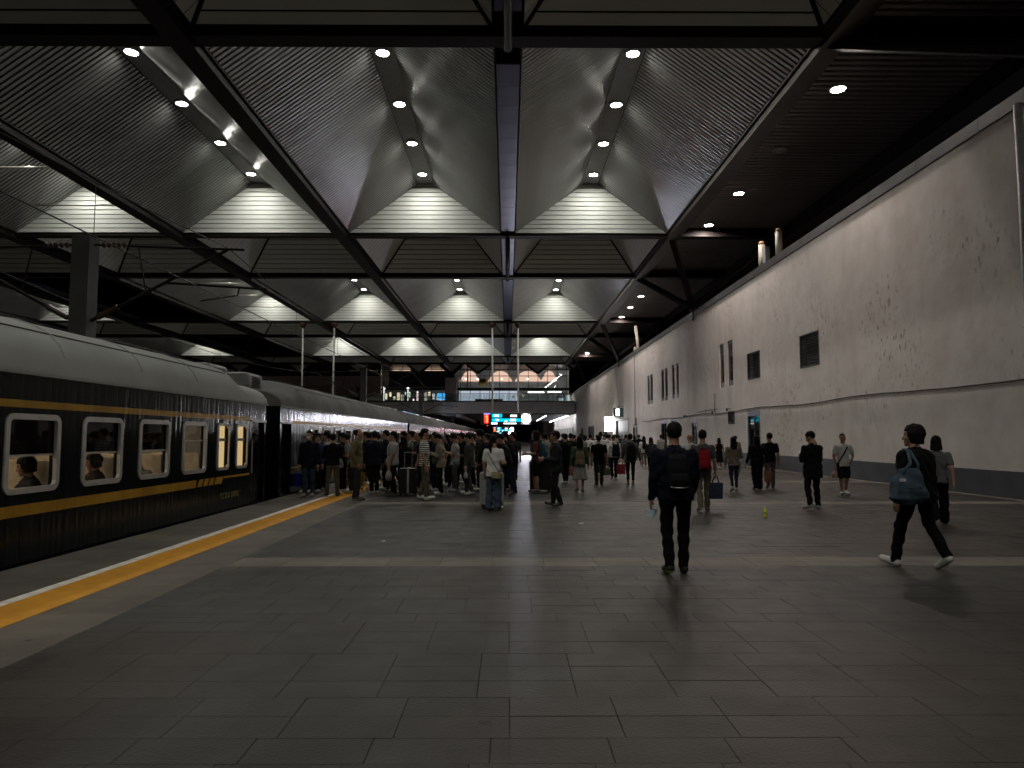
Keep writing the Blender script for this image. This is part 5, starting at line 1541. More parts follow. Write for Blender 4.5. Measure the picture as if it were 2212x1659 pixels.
# ---- carried things
def backpack(key, label, c, w=.30, hh=.44, d=.15, pc=None, zt=.80, trim=None, strapc=None, front=False, side=0.0, nm='backpack'):
    o, h, _ = PEOPLE[key]; sg = 1 if front else -1
    zc = zt*h - hh; yb = sg*(.078*h)
    t = thing(nm, label, 'backpack', at_person(key, (side, yb, zc)), o.rotation_euler.z)
    v = Vol((-w/2-.05,-d-.06,-.05), (w/2+.05,.06,hh+.06), .011)
    a = v.loft([(0,0,-d*.5,w*.46,d*.45),(hh*.15,0,-d*.52,w*.5,d*.52),(hh*.6,0,-d*.5,w*.48,d*.47),(hh*.88,0,-d*.42,w*.40,d*.36),(hh,0,-d*.32,w*.26,d*.22)], 3.0)
    V, Q = snets(a, v.o, .011)
    if front: V[:,1] *= -1; Q = Q[:, ::-1]
    link(np_mesh('pack_body', V, Q, [cloth(c)]), 'pack_body', t)
    v = Vol((-w/2,-d-.1,-.02), (w/2,-.02,hh*.6), .011)
    a = v.loft([(.03,0,-d*.95,w*.36,.035),(hh*.25,0,-d*1.0,w*.38,.045),(hh*.44,0,-d*.95,w*.34,.03)], 3.0)
    V, Q = snets(a, v.o, .011)
    if front: V[:,1] *= -1; Q = Q[:, ::-1]
    link(np_mesh('pocket', V, Q, [cloth(pc or c)]), 'pocket', t)
    m = MB(); m.tube([(-.05,-.03*-sg*-1,hh*.97),(-.04,sg*.03,hh+.05),(.04,sg*.03,hh+.05),(.05,sg*.03,hh*.97)], .012, 6); m.obj('handle', cloth(trim or c), t, True)
    for s in (-1,1):
        m = MB(); x = s*w*.30; H = hh
        P_ = [(x, sg*.02, H*.9), (x*1.05, -sg*.035*h, (zt+.032)*h-zc), (x*1.1, -sg*(.078+.078)*h, .775*h-zc), (x*1.25, -sg*(.078+.08)*h, .68*h-zc), (x*1.5, -sg*.09*h, .58*h-zc if .58*h > zc else H*.12), (x*1.2, sg*.01, H*.1)]
        for i in range(len(P_)-1): m.beam(P_[i], P_[i+1], .05, .014, up=(0,-1,.3))
        m.obj('strap', cloth(strapc or c), t)
    if trim:
        m = MB(); y_ = sg*(d*1.05+.03)
        m.tube([(-w*.36, sg*d*.9, hh*.06),(-w*.2, sg*(d*1.02+.012), hh*.04),(w*.2, sg*(d*1.02+.012), hh*.04),(w*.36, sg*d*.9, hh*.06)], .006, 5); m.obj('piping', mat('reflective_trim', (.7,.7,.68), .3, .3), t)
    return t
def hand_bag(key, side, label, c, w=.3, hh=.34, d=.12, drop=.16, nm='shopping_bag', cat='bag', kind='p', rz=0.0, dz=0.0):
    o, h, _ = PEOPLE[key]; p = wrist(key, side)
    zt = p[2] - drop
    t = thing(nm, label, cat, at_person(key, (p[0], p[1], max(zt-hh, .02)+dz)), o.rotation_euler.z + rz)
    m = MB(); b = .88
    v = [(-w/2*b,-d/2,0),(w/2*b,-d/2,0),(w/2*b,d/2,0),(-w/2*b,d/2,0),(-w/2,-d/2*.8,hh),(w/2,-d/2*.8,hh),(w/2,d/2*.8,hh),(-w/2,d/2*.8,hh),
         (0,-d/2*1.15,hh*.4),(0,d/2*1.15,hh*.4)]
    m.add(v, [(0,3,2,1),(0,1,8),(1,5,8),(5,4,8),(4,0,8),(1,2,6,5),(2,3,9),(3,7,9),(7,6,9),(6,2,9),(3,0,4,7)])
    m.obj('bag_body', cloth(c, kind), t)
    for s in (-1,1):
        m = MB(); m.tube([(-w*.22,s*d*.4,hh),(-w*.12,s*d*.15,hh+drop*.8),(w*.12,s*d*.15,hh+drop*.8),(w*.22,s*d*.4,hh)], .009, 5); m.obj('handle', cloth(c), t)
    return t
def sack_bag(key, side, label, c, r=.12, hh=.3, nm='plastic_bag', cat='bag', kind='p'):
    o, h, _ = PEOPLE[key]; p = wrist(key, side)
    t = thing(nm, label, cat, at_person(key, (p[0], p[1], p[2]-hh-.06)), o.rotation_euler.z)
    v = Vol((-r*1.3,-r*1.1,-.02), (r*1.3,r*1.1,hh+.1), .014)
    fo = .012*np.sin(np.arctan2(v.Y, v.X+1e-5)*7+v.Z*14)
    a = v.loft([(0,0,0,r*.7,r*.55),(hh*.25,0,0,r,r*.75),(hh*.6,0,0,r*.85,r*.6),(hh*.9,0,0,r*.35,r*.25),(hh+.06,0,0,r*.18,r*.12)], 2.1)+fo
    V, Q = snets(a.astype(np.float32), v.o, .014)
    link(np_mesh('bag_body', V, Q, [cloth(c, kind)]), 'bag_body', t)
    m = MB(); m.tube([(-.03,0,hh+.03),(-.012,0,hh+.11),(.012,0,hh+.11),(.03,0,hh+.03)], .01, 5); m.obj('handle', cloth(c, kind), t)
    return t
def suitcase(label, x, y, rot, c, w=.46, hh=.66, d=.28, strap=None, pull=.35):
    t = thing('suitcase', label, 'suitcase', (x, y, 0), R(rot))
    m = MB(); m.rbox(-w/2, w/2, -d/2, d/2, .07, .07+hh, .06); b = m.obj('shell', cloth(c, 'l'), t)
    m = MB()
    for k in range(5): m.rbox(-w*.38+k*w*.19-.012, -w*.38+k*w*.19+.012, -d/2-.006, d/2+.006, .12, .02+hh, .008)
    m.obj('rib', cloth(tuple(q*.85 for q in c), 'l'), b)
    m = MB(); m.box(-w/2-.003, w/2+.003, -.008, .008, .075, .065+hh); m.obj('zip', BLACK, b)
    for sx in (-1,1):
        for sy in (-1,1):
            m = MB(); m.lathe([(.02,-.018),(.032,-.014),(.032,.014),(.02,.018)], (sx*w*.38, sy*d*.34, .034), 10, axis='x'); m.box(sx*w*.38-.02, sx*w*.38+.02, sy*d*.34-.02, sy*d*.34+.02, .05, .08); m.obj('wheel', BLACK, t)
    m = MB(); m.tube([(-.1,-d*.3,.07+hh),(-.1,-d*.3,.07+hh+pull),(.1,-d*.3,.07+hh+pull),(.1,-d*.3,.07+hh)], .011, 6); m.obj('pull_handle', LAMPRING, t)
    m = MB(); m.tube([(-.07,0,.07+hh),(-.06,0,.1+hh),(.06,0,.1+hh),(.07,0,.07+hh)], .012, 6); m.obj('grip', BLACK, t)
    if strap:
        m = MB(); m.box(-.028,.028,-d/2-.008,d/2+.008,.066,.075+hh); m.box(-w/2-.006,w/2+.006,-.03,.03,.07+hh*.62,.07+hh*.62+.05); m.obj('luggage_strap', cloth(strap), b)
    return t
def phone(key, label):
    o, h, wr = PEOPLE[key]; p = (wrist(key,-1)+wrist(key,1))/2 if True else None
    p = wrist(key, 1)
    t = thing('phone', label, 'phone', at_person(key, (p[0]*.5, p[1]+.01, p[2]+.01)), o.rotation_euler.z)
    m = MB(); m.rbox(-.037,.037,-.004,.004,-.075,.075,.01); c = m.obj('phone_body', BLACK, t); c.rotation_euler = (R(-55),0,0)
    m = MB(); m.box(-.033,.033,-.0056,-.0046,-.07,.07); s = m.obj('screen', glow('phone_screen', (.7,.8,1), .9), t); s.rotation_euler = (R(-55),0,0)
# ================================================================== CAST: who stands where
K = (.006,.006,.007); NAVY = (.012,.018,.04); DENIM = (.06,.085,.13); KHAKI = (.20,.165,.115); WHITE = (.98,.96,.92); GREY = (.11,.11,.115); CHAR = (.035,.037,.042); CREAMC = (.48,.42,.31)
BLK = (.012,.012,.013)
def denim(c=DENIM): return cloth(c, 'd')
# ---- the nearest man, seen from behind
person('near', 'man in navy jacket with black backpack and lime-soled sneakers walking away, nearest of all', 1.98, 8.46, -2, 1.76, (.006,.009,.022), (.004,.004,.005), 'short', w=1.1, sleeve='long', topstyle='jacket', legstyle='trousers', hem=.485,
       arms=('down','swingf'), stride=.035, shoes=K, sole=mat('lime_sole', (.45,.55,.16), .5), res=.0135)
backpack('near', 'black backpack with pale grey piping on the nearest man', (.011,.012,.016), .27, .40, .14, zt=.795, trim=(.02,.02,.022))
t = thing('face_mask', 'pale blue paper mask dangling from the nearest man\'s hand', 'mask', at_person('near', tuple(wrist('near',-1)+np.array((0,0,-.07)))), 0)
m = MB()
m.add([(-.06,-.01,-.05),(.06,-.01,-.04),(.075,.0,.02),(-.07,0,.015),(0,-.04,-.075),(0,-.03,.03)], [(0,4,5,3),(4,1,2,5)]); m.obj('mask_sheet', mat('mask_blue', (.42,.52,.58), .8), t, True)
m = MB(); m.tube([(-.06,0,.01),(-.02,0,.07),(.02,0,.075),(.06,0,.015)], .002, 4); m.obj('ear_loop', PALEPOLE, t)
# ---- woman with the blue tote and the walker beyond her
person('tote', 'person in black with slate-blue tote and white sneakers striding by the wall', 5.01, 8.75, 24, 1.73, (.006,.006,.007), (.005,.005,.006), 'mop', w=1.26, sleeve='long', topstyle='jacket', legstyle='trousers',
       arms=('down','down'), stride=-.145, headyaw=.55, shoes=(.55,.54,.5), res=.0135, cross=.03)
t = thing('tote_bag', 'slate-blue slouchy tote bag hanging from a shoulder of the person in black', 'bag', (4.74, 8.46, .84), R(14))
v = Vol((-.30,-.2,-.06), (.30,.2,.5), .012)
fo = .01*np.sin(v.X*22+v.Z*9)+.006*np.sin(v.Z*31+v.X*11)
a = v.loft([(-.03,0,0,.17,.07),(.03,0,0,.255,.115),(.12,.0,0,.245,.12),(.27,.02,0,.18,.085),(.38,.03,0,.165,.05)], 2.4)+fo
V, Q = snets(a.astype(np.float32), v.o, .012); TOTE = cloth((.085,.125,.165), 'd')
link(np_mesh('bag_body', V, Q, [TOTE]), 'bag_body', t)
m = MB(); m.tube([(-.10,-.03,.32),(.03,-.03,.44),(.12,.10,.59),(.15,.2,.60)], .022, 6); m.tube([(.14,-.03,.32),(.13,-.03,.44),(.15,.10,.585)], .018, 6); m.obj('strap', TOTE, t, True)
m = MB(); m.box(-.19,-.11,-.098,-.092,.235,.27); m.obj('patch', mat('patch_white', (.6,.6,.58), .7), t)
m = MB(); m.tube([(-.215,-.075,.13),(-.1,-.118,.155),(.05,-.12,.165),(.21,-.09,.14)], .004, 4); m.obj('seam', BLACK, t)
person('walker', 'walker in pale grey top and wide black trousers half hidden behind the tote carrier', 7.9, 13.1, -30, 1.60, (.17,.17,.17), K, 'bob', legstyle='wide', sleeve='short', arms=('swingf','swingb'), stride=.11, shoes=K)
# ---- right-hand scatter
person('coat', 'man in long black coat looking down at a phone beside the grey plinth', 6.77, 15.83, 18, 1.70, K, K, 'short', sleeve='long', topstyle='coat', arms=('phone','phone'), stride=.05, headpitch=.45, headyaw=.5, shoes=(.25,.24,.22), cross=.09, w=1.12)
phone('coat', 'phone held by the man in the long black coat')
person('tshorts', 'man in white T-shirt and dark shorts walking towards the camera', 9.2, 19.54, 176, 1.68, WHITE, (.015,.02,.03), 'crop', legstyle='shorts', arms=('waist','down'), stride=.06, shoes=(.5,.5,.48), extras=(('strap',(.03,.015,.012),-1),), skin=SKINS[2])
sack_bag('tshorts', 1, 'pinkish plastic bag in the hand of the man in shorts', (.5,.3,.25), .08, .2)
person('blacktee', 'man in black T-shirt and grey trousers walking away by the glass door', 8.07, 21.93, -10, 1.70, K, (.16,.155,.15), 'short', arms=('hold','down'), stride=.07, shoes=(.06,.05,.05), headyaw=.3)
person('bulkyblack', 'broad person all in black walking away before the glass door', 7.56, 21.6, 5, 1.62, (.01,.01,.011), (.01,.01,.011), 'bob', w=1.15, sleeve='long', topstyle='jacket', arms=('out','out'), stride=.04, shoes=K, legstyle='wide')
hand_bag('bulkyblack', 1, 'tan paper bag carried by the broad person in black', (.22,.10,.05), .22, .34, .1)
person('beige', 'woman with long black hair, beige top and slim jeans striding away', 6.62, 20.88, -6, 1.58, (.30,.235,.18), None, 'long', sleeve='long', legstyle='slim', pants=denim((.035,.05,.085)), arms=('down','hold'), stride=.09, shoes=(.4,.38,.36))
hand_bag('beige', 1, 'pale grey bag carried by the woman in beige', (.33,.34,.35), .26, .28, .12)
person('blackgirl', 'small figure in black dress far along the wall beside the tan jacket', 10.45, 35.2, 0, 1.52, K, K, 'bob', sleeve='none', legstyle='skirt', arms=('down','down'), stride=.05)
person('tanback', 'man in tan jacket with backpack far along the wall', 10.75, 33.6, 0, 1.62, (.2,.16,.09), CHAR, 'short', sleeve='long', topstyle='jacket', arms=('down','down'), stride=.05)
backpack('tanback', 'tan backpack far along the wall', (.17,.13,.07), .3, .42, .14)
person('redpack', 'man in grey shirt and khaki trousers with a red backpack', 4.2, 15.34, -6, 1.73, (.10,.095,.09), KHAKI, 'short', arms=('down','down'), stride=.085, shoes=(.08,.06,.05), skin=SKINS[2])
backpack('redpack', 'glossy red backpack on the man in khaki trousers', (.32,.012,.022), .26, .40, .13, zt=.755, strapc=(.25,.02,.03))
hand_bag('redpack', 1, 'navy shopping bag in the hand of the red backpack man', (.018,.025,.05), .30, .34, .12)
person('baldwhite', 'bald man in white shirt just ahead of the nearest man', 4.95, 19.31, 0, 1.68, WHITE, CHAR, None, sleeve='long', topstyle='shirt', arms=('down','down'), stride=.05, skin=SKINS[1])
# yellow-green drink bottle
t = thing('drink_bottle', 'yellow-green drink bottle standing alone on the paving', 'bottle', (5.11, 14.23, 0))
m = MB(); m.lathe([(.028,0),(.033,.01),(.033,.05),(.030,.055),(.033,.065),(.033,.13),(.026,.16),(.014,.185),(.014,.2)], n=16); m.obj('bottle_body', mat('bottle_green', (.75,.8,.03), .2, coat=.3), t, True)
m = MB(); m.lathe([(.0165,.197),(.0165,.222),(.012,.226)], n=12); m.obj('cap', mat('cap_white', (.75,.75,.7), .4), t, True)
m = MB(); m.lathe([(.0336,.072),(.0336,.118)], n=16); m.obj('wrapper', mat('wrapper_green', (.35,.5,.04), .3), t, True)
# ---- walkers going away in the middle
person('cardigan', 'woman in green cardigan and long white skirt with very long hair', 2.07, 20.51, -3, 1.60, (.10,.15,.075), (.46,.44,.42), 'long', sleeve='long', topstyle='tee', legstyle='skirt', arms=('down','down'), stride=.07, shoes=(.10,.07,.06))
backpack('cardigan', 'beige canvas backpack worn over the white skirt', (.26,.20,.13), .27, .40, .14, zt=.735, pc=(.30,.24,.16))
person('dimman', 'man in dark clothes close behind the man with folded phone', 1.95, 24.18, 30, 1.68, K, K, 'short', sleeve='long', topstyle='jacket', arms=('down','down'), stride=.05)
hand_bag('dimman', 1, 'faded pink bag hanging beside the dark walker', (.24,.10,.09), .2, .3, .1)
person('crosswhite', 'man in white T-shirt with black cross-body bag walking away', 4.14, 35.8, 0, 1.70, WHITE, (.2,.2,.2), 'short', arms=('down','down'), stride=.08, extras=(('strap',K,1),))
t = thing('cross_bag', 'black cross-body bag on the white T-shirt walker', 'bag', at_person('crosswhite', (-.17,-.1,.82)), 0)
m = MB(); m.rbox(-.14,.14,-.06,.06,0,.26,.05); m.obj('bag_body', cloth(K), t)
m = MB(); m.rbox(-.12,.12,-.085,-.06,.03,.15,.02); m.obj('pocket', cloth(K), t)
person('blackback', 'stocky man in black T-shirt walking away with an olive bag', 2.97, 23.26, 0, 1.63, K, (.03,.028,.026), 'short', w=1.15, arms=('down','down'), stride=.03, shoes=K, skin=SKINS[2])
hand_bag('blackback', 1, 'olive green hand bag beside the stocky man in black', (.06,.07,.015), .22, .22, .12)
person('tallwhite', 'tall man in white shirt half hidden ahead of the stocky man', 3.79, 29.05, 0, 1.78, WHITE, CHAR, 'short', sleeve='short', arms=('down','down'), stride=.05)
person('whiteshirt', 'man in white shirt and black trousers with black backpack', 3.92, 26.39, 0, 1.66, WHITE, K, 'crop', sleeve='long', topstyle='shirt', arms=('swingb','down'), stride=.09, hairc=(.06,.04,.03))
backpack('whiteshirt', 'black backpack slung over the white shirt', (.012,.014,.02), .30, .46, .14, side=.06)
hand_bag('whiteshirt', 1, 'dark red carrier bag held low in front of the grey jacket man', (.20,.012,.02), .36, .36, .14)
person('greyjacket', 'man in grey jacket and slim black trousers with large backpack', 4.04, 23.51, 0, 1.68, (.14,.145,.15), K, 'short', sleeve='long', topstyle='hoodie', legstyle='slim', arms=('swingf','out'), stride=.03, shoes=(.09,.09,.085))
backpack('greyjacket', 'large black backpack on the grey jacket', (.010,.010,.012), .33, .52, .18)
person('longhair', 'girl with long dark hair, white top and khaki trousers', 7.2, 37.67, 0, 1.60, WHITE, KHAKI, 'long', sleeve='long', arms=('down','down'), stride=.06)
backpack('longhair', 'small dark backpack under long hair', K, .24, .34, .12)
person('hooded', 'young woman in dark grey hoodie with small backpack', 5.96, 29.64, 0, 1.55, CHAR, K, 'bob', sleeve='long', topstyle='hoodie', arms=('hold','down'), stride=.08, shoes=K)
backpack('hooded', 'small grey backpack on the dark hoodie', (.05,.05,.055), .24, .34, .11)
# ---- the man with the phone and the woman with white suitcase
person('phoneman', 'man in dark grey jacket standing sideways holding a phone out', 1.1, 16.34, 84, 1.71, (.024,.027,.032), (.022,.022,.024), 'short', sleeve='long', topstyle='jacket', arms=('hold','hold'), stride=.05, shoes=K, skin=SKINS[2], w=1.05)
phone('phoneman', 'phone held out by the man in dark grey jacket')
person('whitegirl', 'woman in white T-shirt and wide jeans with ponytail', -.31, 15.59, -25, 1.62, WHITE, None, 'ponytail', legstyle='wide', pants=denim((.075,.11,.165)), arms=('down','hold'), stride=.03, shoes=(.42,.36,.24), sole=mat('cream_sole', (.5,.42,.28), .6), headyaw=-.25, hem=.455, extras=(('strap',(.5,.5,.46),-1),))
t = thing('shoulder_bag', 'small cream shoulder bag on the woman in white T-shirt', 'bag', at_person('whitegirl', (.13,-.13,.70)), R(-25))
m = MB(); m.rbox(-.1,.1,-.035,.035,0,.14,.02); m.obj('bag_body', cloth((.55,.47,.28), 'l'), t)
m = MB(); m.rbox(-.1,.1,-.045,-.034,.06,.145,.01); m.obj('flap', cloth((.58,.5,.3), 'l'), t)
suitcase('tall white suitcase standing behind the woman in jeans', -.36, 16.15, -8, (.55,.55,.54), .52, .74, .3, pull=.02)
# ---- teal pack, pink shirt
person('pink', 'person in pink T-shirt and black shorts with teal backpack', .8, 20.33, 80, 1.76, (.20,.075,.085), K, 'bob', legstyle='shorts', arms=('hold','hold'), stride=.03, shoes=K)
backpack('pink', 'teal backpack on the pink T-shirt', (.025,.12,.145), .3, .44, .16)
suitcase('large black suitcase standing behind the bare-legged person in pink', .95, 20.75, 4, (.012,.012,.013), .62, .84, .34, pull=.05)
# ---- boarding queue, from the coach door outwards
person('q1', 'woman in black by the coach door holding a blue bag', -5.75, 20.5, 170, 1.60, K, K, 'long', sleeve='long', topstyle='jacket', arms=('hold','down'), stride=.02, shoes=WHITE)
hand_bag('q1', 1, 'bright blue bag held by the woman at the coach door', (.012,.02,.22), .26, .36, .12)
person('q2', 'masked man in navy jacket and jeans facing the camera', -5.31, 19.11, 176, 1.75, (.012,.015,.03), None, 'short', sleeve='long', topstyle='jacket', legstyle='jeans', pants=denim((.05,.075,.12)), arms=('down','down'), stride=.02, shoes=(.42,.4,.37), extras=(('mask',),))
person('q3', 'railway officer in peaked cap and blue shirt', -5.5, 20.65, 150, 1.66, (.06,.085,.19), K, 'crop', sleeve='long', topstyle='shirt', arms=('down','hold'), extras=(('peaked',(.015,.02,.05)),))
person('q4', 'man with back turned, black shirt and khaki trousers', -4.72, 19.28, 6, 1.67, K, (.15,.125,.085), 'short', sleeve='long', topstyle='jacket', arms=('hold','hold'), stride=.015, cross=.05, shoes=K, hem=.50)
person('q5', 'person in black baseball cap and pale shirt facing the train', -5.35, 21.1, 92, 1.72, (.45,.45,.45), K, 'short', arms=('down','down'), extras=(('cap',BLK),))
person('q6', 'person in black cap and dark jacket deep in the queue', -4.85, 21.0, 70, 1.69, K, K, 'short', sleeve='long', topstyle='jacket', arms=('hold','hold'), extras=(('cap',BLK),))
person('q7', 'stooping man in grey T-shirt beside the tan jacket', -4.45, 20.4, 85, 1.66, (.22,.22,.22), CHAR, 'short', arms=('hold','hold'), lean=.25, headpitch=.3, skin=SKINS[2])
sack_bag('q7', 1, 'pale grey plastic bag in the queue near the tan jacket', (.35,.35,.36), .1, .28)
person('q8', 'balding man in tan jacket facing right at the queue', -3.81, 18.07, -84, 1.81, (.23,.185,.10), (.04,.042,.045), 'rim', sleeve='long', topstyle='jacket', arms=('pocket','pocket'), stride=.02, shoes=(.05,.035,.03), skin=SKINS[0], extras=(('strap',BLK,1),))
hand_bag('q8', -1, 'mustard yellow bag beside the tan jacket man', (.30,.17,.02), .26, .36, .1, rz=R(90))
person('q9', 'man in dark navy jacket with back to the camera in the queue', -3.78, 20.26, 30, 1.74, (.010,.014,.028), K, 'short', sleeve='long', topstyle='jacket', arms=('down','down'), stride=.03, w=1.1)
person('q10', 'dark-clad man looking left above the queue', -3.67, 21.46, 88, 1.78, K, K, 'short', sleeve='long', topstyle='jacket', arms=('down','down'))
person('q11', 'man in white T-shirt and black trousers carrying a clear bag', -3.17, 19.79, 86, 1.73, (.50,.50,.50), K, 'short', arms=('down','down'), stride=.03, shoes=K, w=1.1)
sack_bag('q11', -1, 'clear plastic bag of food carried by the white T-shirt man', (.28,.24,.2), .11, .3)
person('q12', 'long-haired woman in black with her back to the camera in the queue', -2.92, 20.0, 30, 1.60, K, K, 'long', sleeve='long', topstyle='jacket', arms=('down','down'))
suitcase('black suitcase with white luggage strap in the middle of the queue', -2.72, 19.55, 5, (.014,.014,.015), .5, .68, .3, strap=(.55,.55,.55), pull=.42)
person('q13', 'young man in pale T-shirt with black pack straps in the queue', -2.93, 21.67, 80, 1.76, (.42,.42,.42), K, 'short', arms=('hold','hold'))
backpack('q13', 'black backpack on the pale T-shirt in the queue', K, .3, .44, .14)
person('q14', 'shaven-headed man looking left in the queue', -2.70, 21.45, 90, 1.74, (.06,.05,.05), K, None, sleeve='short', arms=('hold','hold'), skin=SKINS[2])
person('q15', 'man in striped T-shirt and khaki trousers striding right', -2.11, 18.06, -84, 1.79, WHITE, (.17,.14,.10), 'short', topmat=stripes_material(), arms=('down','down'), stride=.05, shoes=(.6,.58,.52), skin=SKINS[0], extras=(('strap',BLK,-1),))
person('q16', 'man in navy T-shirt behind the striped T-shirt', -2.12, 20.93, 88, 1.70, (.018,.025,.045), NAVY, 'short', arms=('hold','hold'), stride=.04)
person('q17', 'person in cream jacket and black trousers bowed over a phone', -1.85, 19.7, 88, 1.66, (.40,.34,.24), K, 'short', sleeve='long', topstyle='jacket', arms=('phone','phone'), headpitch=.5, lean=.06, shoes=(.55,.54,.52), stride=.015)
t = thing('sling_bag', 'grey olive sling bag across the cream jacket', 'bag', at_person('q17', (-.0,.16,.83)), R(88))
m = MB(); m.rbox(-.19,.19,-.07,.07,0,.2,.07); m.obj('bag_body', cloth((.12,.12,.10)), t, True)
m = MB(); m.tube([(-.17,0,.17),(-.12,-.16,.5),(.0,-.22,.62)], .014, 5); m.obj('strap', cloth((.12,.12,.10)), t)
person('q18', 'man in white T-shirt and grey trousers reading his phone', -1.54, 20.83, 88, 1.67, (.55,.55,.54), (.15,.145,.14), 'short', arms=('phone','phone'), headpitch=.55, shoes=(.4,.4,.4), stride=.03, w=1.05, skin=SKINS[2])
phone('q18', 'phone in front of the white T-shirt and grey trousers')
person('q20', 'man in grey hoodie and grey trousers holding a small plastic bag', -1.07, 19.6, 88, 1.67, (.085,.085,.09), (.085,.082,.08), 'short', sleeve='long', topstyle='hoodie', arms=('down','hold'), headpitch=.35, shoes=(.5,.5,.48), stride=.05)
sack_bag('q20', -1, 'small pale plastic bag beside the grey hoodie', (.4,.4,.4), .07, .2)
person('q21', 'tall youth with bushy hair and brown jacket', -.83, 21.03, 84, 1.78, (.055,.045,.035), (.05,.045,.03), 'fuzzy', sleeve='long', topstyle='jacket', arms=('down','down'), shoes=(.4,.38,.33), stride=.02)
backpack('q21', 'black backpack on the youth with bushy hair', K, .3, .44, .16)
person('q23', 'man in black behind the woman with white suitcase', -.08, 21.23, 60, 1.75, K, K, 'short', sleeve='long', topstyle='jacket', arms=('hold','hold'), w=1.1)
backpack('q23', 'black backpack on the man behind the white suitcase', (.01,.01,.011), .32, .46, .17)
person('q24', 'man leaning forward in dark jacket and black sneakers with white soles', .02, 19.16, 85, 1.66, (.011,.012,.014), NAVY, 'short', sleeve='long', topstyle='jacket', arms=('hold','hold'), lean=.28, headpitch=.4, stride=.10, shoes=K)
person('q25', 'man in black jacket and dark jeans looking left', .16, 21.54, 80, 1.73, K, None, 'short', sleeve='long', topstyle='coat', hem=.44, legstyle='jeans', pants=denim((.035,.045,.065)), arms=('down','down'), stride=.03, shoes=K)
person('q26', 'person in dark red top half hidden in the queue', -.05, 22.6, 80, 1.66, (.10,.010,.02), K, 'short', arms=('down','down'))
# ---- people farther off: the thinning crowd
FAR = [(-3.2,23.2,60,1.70,'s'),(-2.0,23.6,85,1.66,'l'),(-1.3,23.9,80,1.73,'s'),(-.5,24.6,75,1.69,'s'),(.2,25.2,10,1.72,'s'),(-4.2,23.0,80,1.68,'s'),(-2.6,25.3,70,1.75,'s'),(-1.0,27.0,20,1.65,'l'),
       (1.2,28.2,0,1.70,'s'),(1.9,31.0,10,1.62,'b'),(2.6,33.5,0,1.73,'s'),(3.1,30.2,-5,1.70,'s'),(1.6,35.5,0,1.70,'s'),(2.0,38.0,0,1.66,'b'),(4.6,33.0,0,1.7,'s'),(5.1,39.5,0,1.74,'s'),(5.9,42.5,0,1.67,'s'),
       (4.8,45.0,0,1.7,'b'),(6.6,44.0,0,1.72,'s'),(7.3,47.5,0,1.68,'s'),(3.4,43.0,0,1.73,'s'),(2.6,48.0,0,1.7,'s'),(1.9,45.0,0,1.66,'l'),(8.2,44.5,0,1.7,'s'),(8.9,50.0,0,1.66,'b'),(5.6,52.0,0,1.72,'s'),
       (6.9,55.0,0,1.7,'s'),(4.0,56.0,0,1.68,'s'),(7.9,58.5,0,1.74,'s'),(9.4,57.0,0,1.66,'l'),(3.0,60.0,0,1.7,'s'),(5.0,63.0,0,1.7,'s'),(8.8,64.0,0,1.7,'s'),(2.3,58.0,0,1.72,'s'),(.3,50.0,10,1.7,'s'),(-.8,40.0,30,1.68,'s'),
       (-2.2,36.0,60,1.7,'s'),(-3.4,33.0,70,1.68,'s'),(-3.0,45.0,60,1.7,'s'),(6.2,68.0,0,1.7,'s'),(4.4,72.0,0,1.7,'s'),(8.0,72.5,0,1.68,'b'),(2.4,70.0,0,1.7,'s'),(9.6,70.0,0,1.7,'s'),(6.0,48.0,0,1.71,'s'),(9.9,46.0,0,1.69,'s'),
       (-5.6,21.9,60,1.68,'s'),(-4.3,21.7,80,1.73,'s'),(-3.4,20.9,85,1.67,'s'),(-2.5,20.6,80,1.7,'s'),(-1.4,21.6,85,1.7,'s'),(-.5,21.9,80,1.66,'b'),(-3.2,21.9,85,1.75,'s'),(-2.4,21.4,80,1.69,'s'),(-.6,20.6,80,1.68,'s'),(-5.0,22.2,80,1.70,'s'),(-4.6,23.9,70,1.72,'s'),(-3.9,24.6,85,1.66,'l'),(-3.0,22.6,80,1.74,'s'),(-2.3,22.4,75,1.68,'s'),(-1.7,22.2,85,1.71,'b'),(-1.1,22.8,80,1.69,'s'),(-.4,23.0,70,1.74,'s'),(1.2,23.4,20,1.70,'s'),
       (-3.6,26.4,60,1.70,'s'),(-1.8,26.2,70,1.72,'s'),(-.2,26.6,40,1.67,'s'),(-2.9,28.8,60,1.7,'s'),(-1.5,30.0,50,1.73,'s'),(.1,29.4,20,1.69,'b'),(.1,33.0,20,1.7,'s'),(1.6,25.6,10,1.73,'s'),
       (2.4,27.2,0,1.71,'s'),(3.3,35.6,0,1.68,'s'),(2.9,40.6,0,1.72,'s'),(4.2,39.0,0,1.66,'l'),(4.5,49.5,0,1.73,'s'),(5.4,57.0,0,1.70,'s'),(6.3,60.0,0,1.67,'s'),(7.2,63.0,0,1.72,'s'),(5.2,36.5,0,1.7,'s'),(6.7,40.5,0,1.69,'s'),(3.6,53.0,0,1.7,'s'),(8.4,54.0,0,1.71,'s')]
fr = random.Random(21)
TOPS = [(K,'black top'),(WHITE,'white T-shirt'),(CHAR,'charcoal top'),(GREY,'grey top'),(NAVY,'navy top'),(K,'black top'),((.35,.33,.3),'pale top'),(K,'black top')]
PROTO = {}
import collections
cnt = collections.Counter()
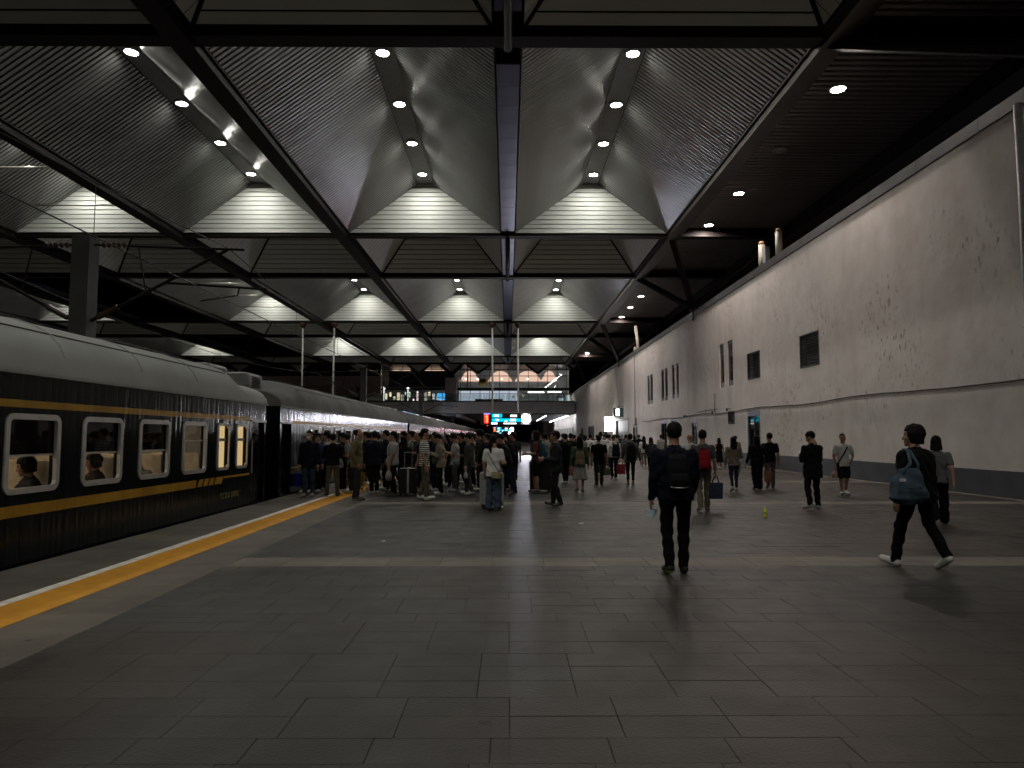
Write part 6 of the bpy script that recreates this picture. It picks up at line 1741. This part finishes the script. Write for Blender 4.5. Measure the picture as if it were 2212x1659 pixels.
for i, (x, y, rz, h, hs_) in enumerate(FAR):
    tc, tn = TOPS[fr.randrange(len(TOPS))]
    if x < .9 and fr.random() < .75: tc, tn = K, 'black top'
    style = {'s':'short','l':'long','b':'bob'}[hs_]
    var = (style, i % 3)
    if var not in PROTO:
        sl = ('long','short','long')[i % 3]; stl = ('jacket','tee','hoodie')[i % 3]
        PROTO[var] = body(1.7, K, K, res=.026, sleeve=sl, topstyle=stl, arms=(('swingb','swingf'),('down','down'),('down','hold'))[i % 3], stride=(.08,.03,-.07)[i % 3], legstyle=('trousers','jeans','slim')[i % 3])
        V, Q, mi, mats, hd, wr = PROTO[var]
        PROTO[var] = (np_mesh('person', V, Q, mats, mi), np_mesh('hair', (hair_mesh(style)[0]*hd[2]) @ hd[0].T + hd[1], hair_mesh(style)[1], [cloth(HAIRC, 'h')]))
    me, hm = PROTO[var]
    o = link(me, 'person', None, (x, y, 0), R(rz + fr.uniform(-8, 8))); o.scale = (h/1.7,)*3
    o.material_slots[1].link = 'OBJECT'; o.material_slots[1].material = cloth(tc)
    pc = fr.choice([K, CHAR, KHAKI, NAVY, (.03,.045,.08)])
    o.material_slots[2].link = 'OBJECT'; o.material_slots[2].material = cloth(pc)
    link(hm, 'hair', o)
    where = 'behind the boarding queue' if x < .9 else ('near the wall doors' if x > 5.5 else 'mid platform')
    band = 'close' if y < 32 else 'mid-distance' if y < 48 else 'distant'
    nm = '%s figure in %s with %s, %s' % (band, tn, {'short':'short hair','long':'long hair','bob':'bobbed hair'}[style], where)
    cnt[nm] += 1
    tag(o, nm, 'person', 'crowd thinning out down the platform')
    o['sx'] = x/y
crowd = collections.defaultdict(list)
for o in list(C.objects):
    if 'sx' in o.keys(): crowd[o['label']].append(o)
for nm, os_ in crowd.items():
    os_.sort(key=lambda q: q['sx'])
    for i, q in enumerate(os_):
        if len(os_) > 1: q['label'] = '%s, %s from left' % (nm, ORD[i] if i < 12 else '%dth' % (i+1))
        del q['sx']
# ---- seated passengers seen through the first coach windows
person('s1', 'passenger in dark clothes leaning forward in the nearest coach window', -6.42, 9.74, 140, 1.65, (.02,.022,.024), K, 'mop', z=.49-.5*1.65+.0, seated=True, sleeve='long', topstyle='jacket', arms=('table','table'), lean=.12, headpitch=.25, headyaw=-.3, res=.0165)
person('s2', 'broad passenger in brown jacket in the second coach window', -6.45, 11.2, 130, 1.66, (.05,.035,.028), K, 'mop', z=.49-.83, seated=True, sleeve='long', topstyle='jacket', arms=('table','table'), headpitch=.2, w=1.15, res=.0165)
person('s3', 'passenger in white T-shirt bowed over the table in the third coach window', -6.45, 12.78, 165, 1.62, (.5,.47,.43), K, 'crop', z=.49-.81, seated=True, arms=('table','table'), lean=.3, headpitch=.5, res=.0165)

# scraps of litter on the paving
for k, (x, y, s_) in enumerate(((1.35,13.2,.05),(-1.9,11.0,.03))):
    o = thing('paper_scrap', ['small white paper scrap on the open paving','tiny pale paper scrap near the boarding queue'][k], 'litter', (x, y, .004))
    m = MB(); m.add([(-s_,-s_*.6,0),(s_,-s_*.5,.003),(s_*.8,s_*.7,.012),(-s_*.9,s_*.5,.004),(0,0,.014)], [(0,1,4),(1,2,4),(2,3,4),(3,0,4)]); m.obj('scrap', mat('paper_white', (.7,.7,.68), .8), o)
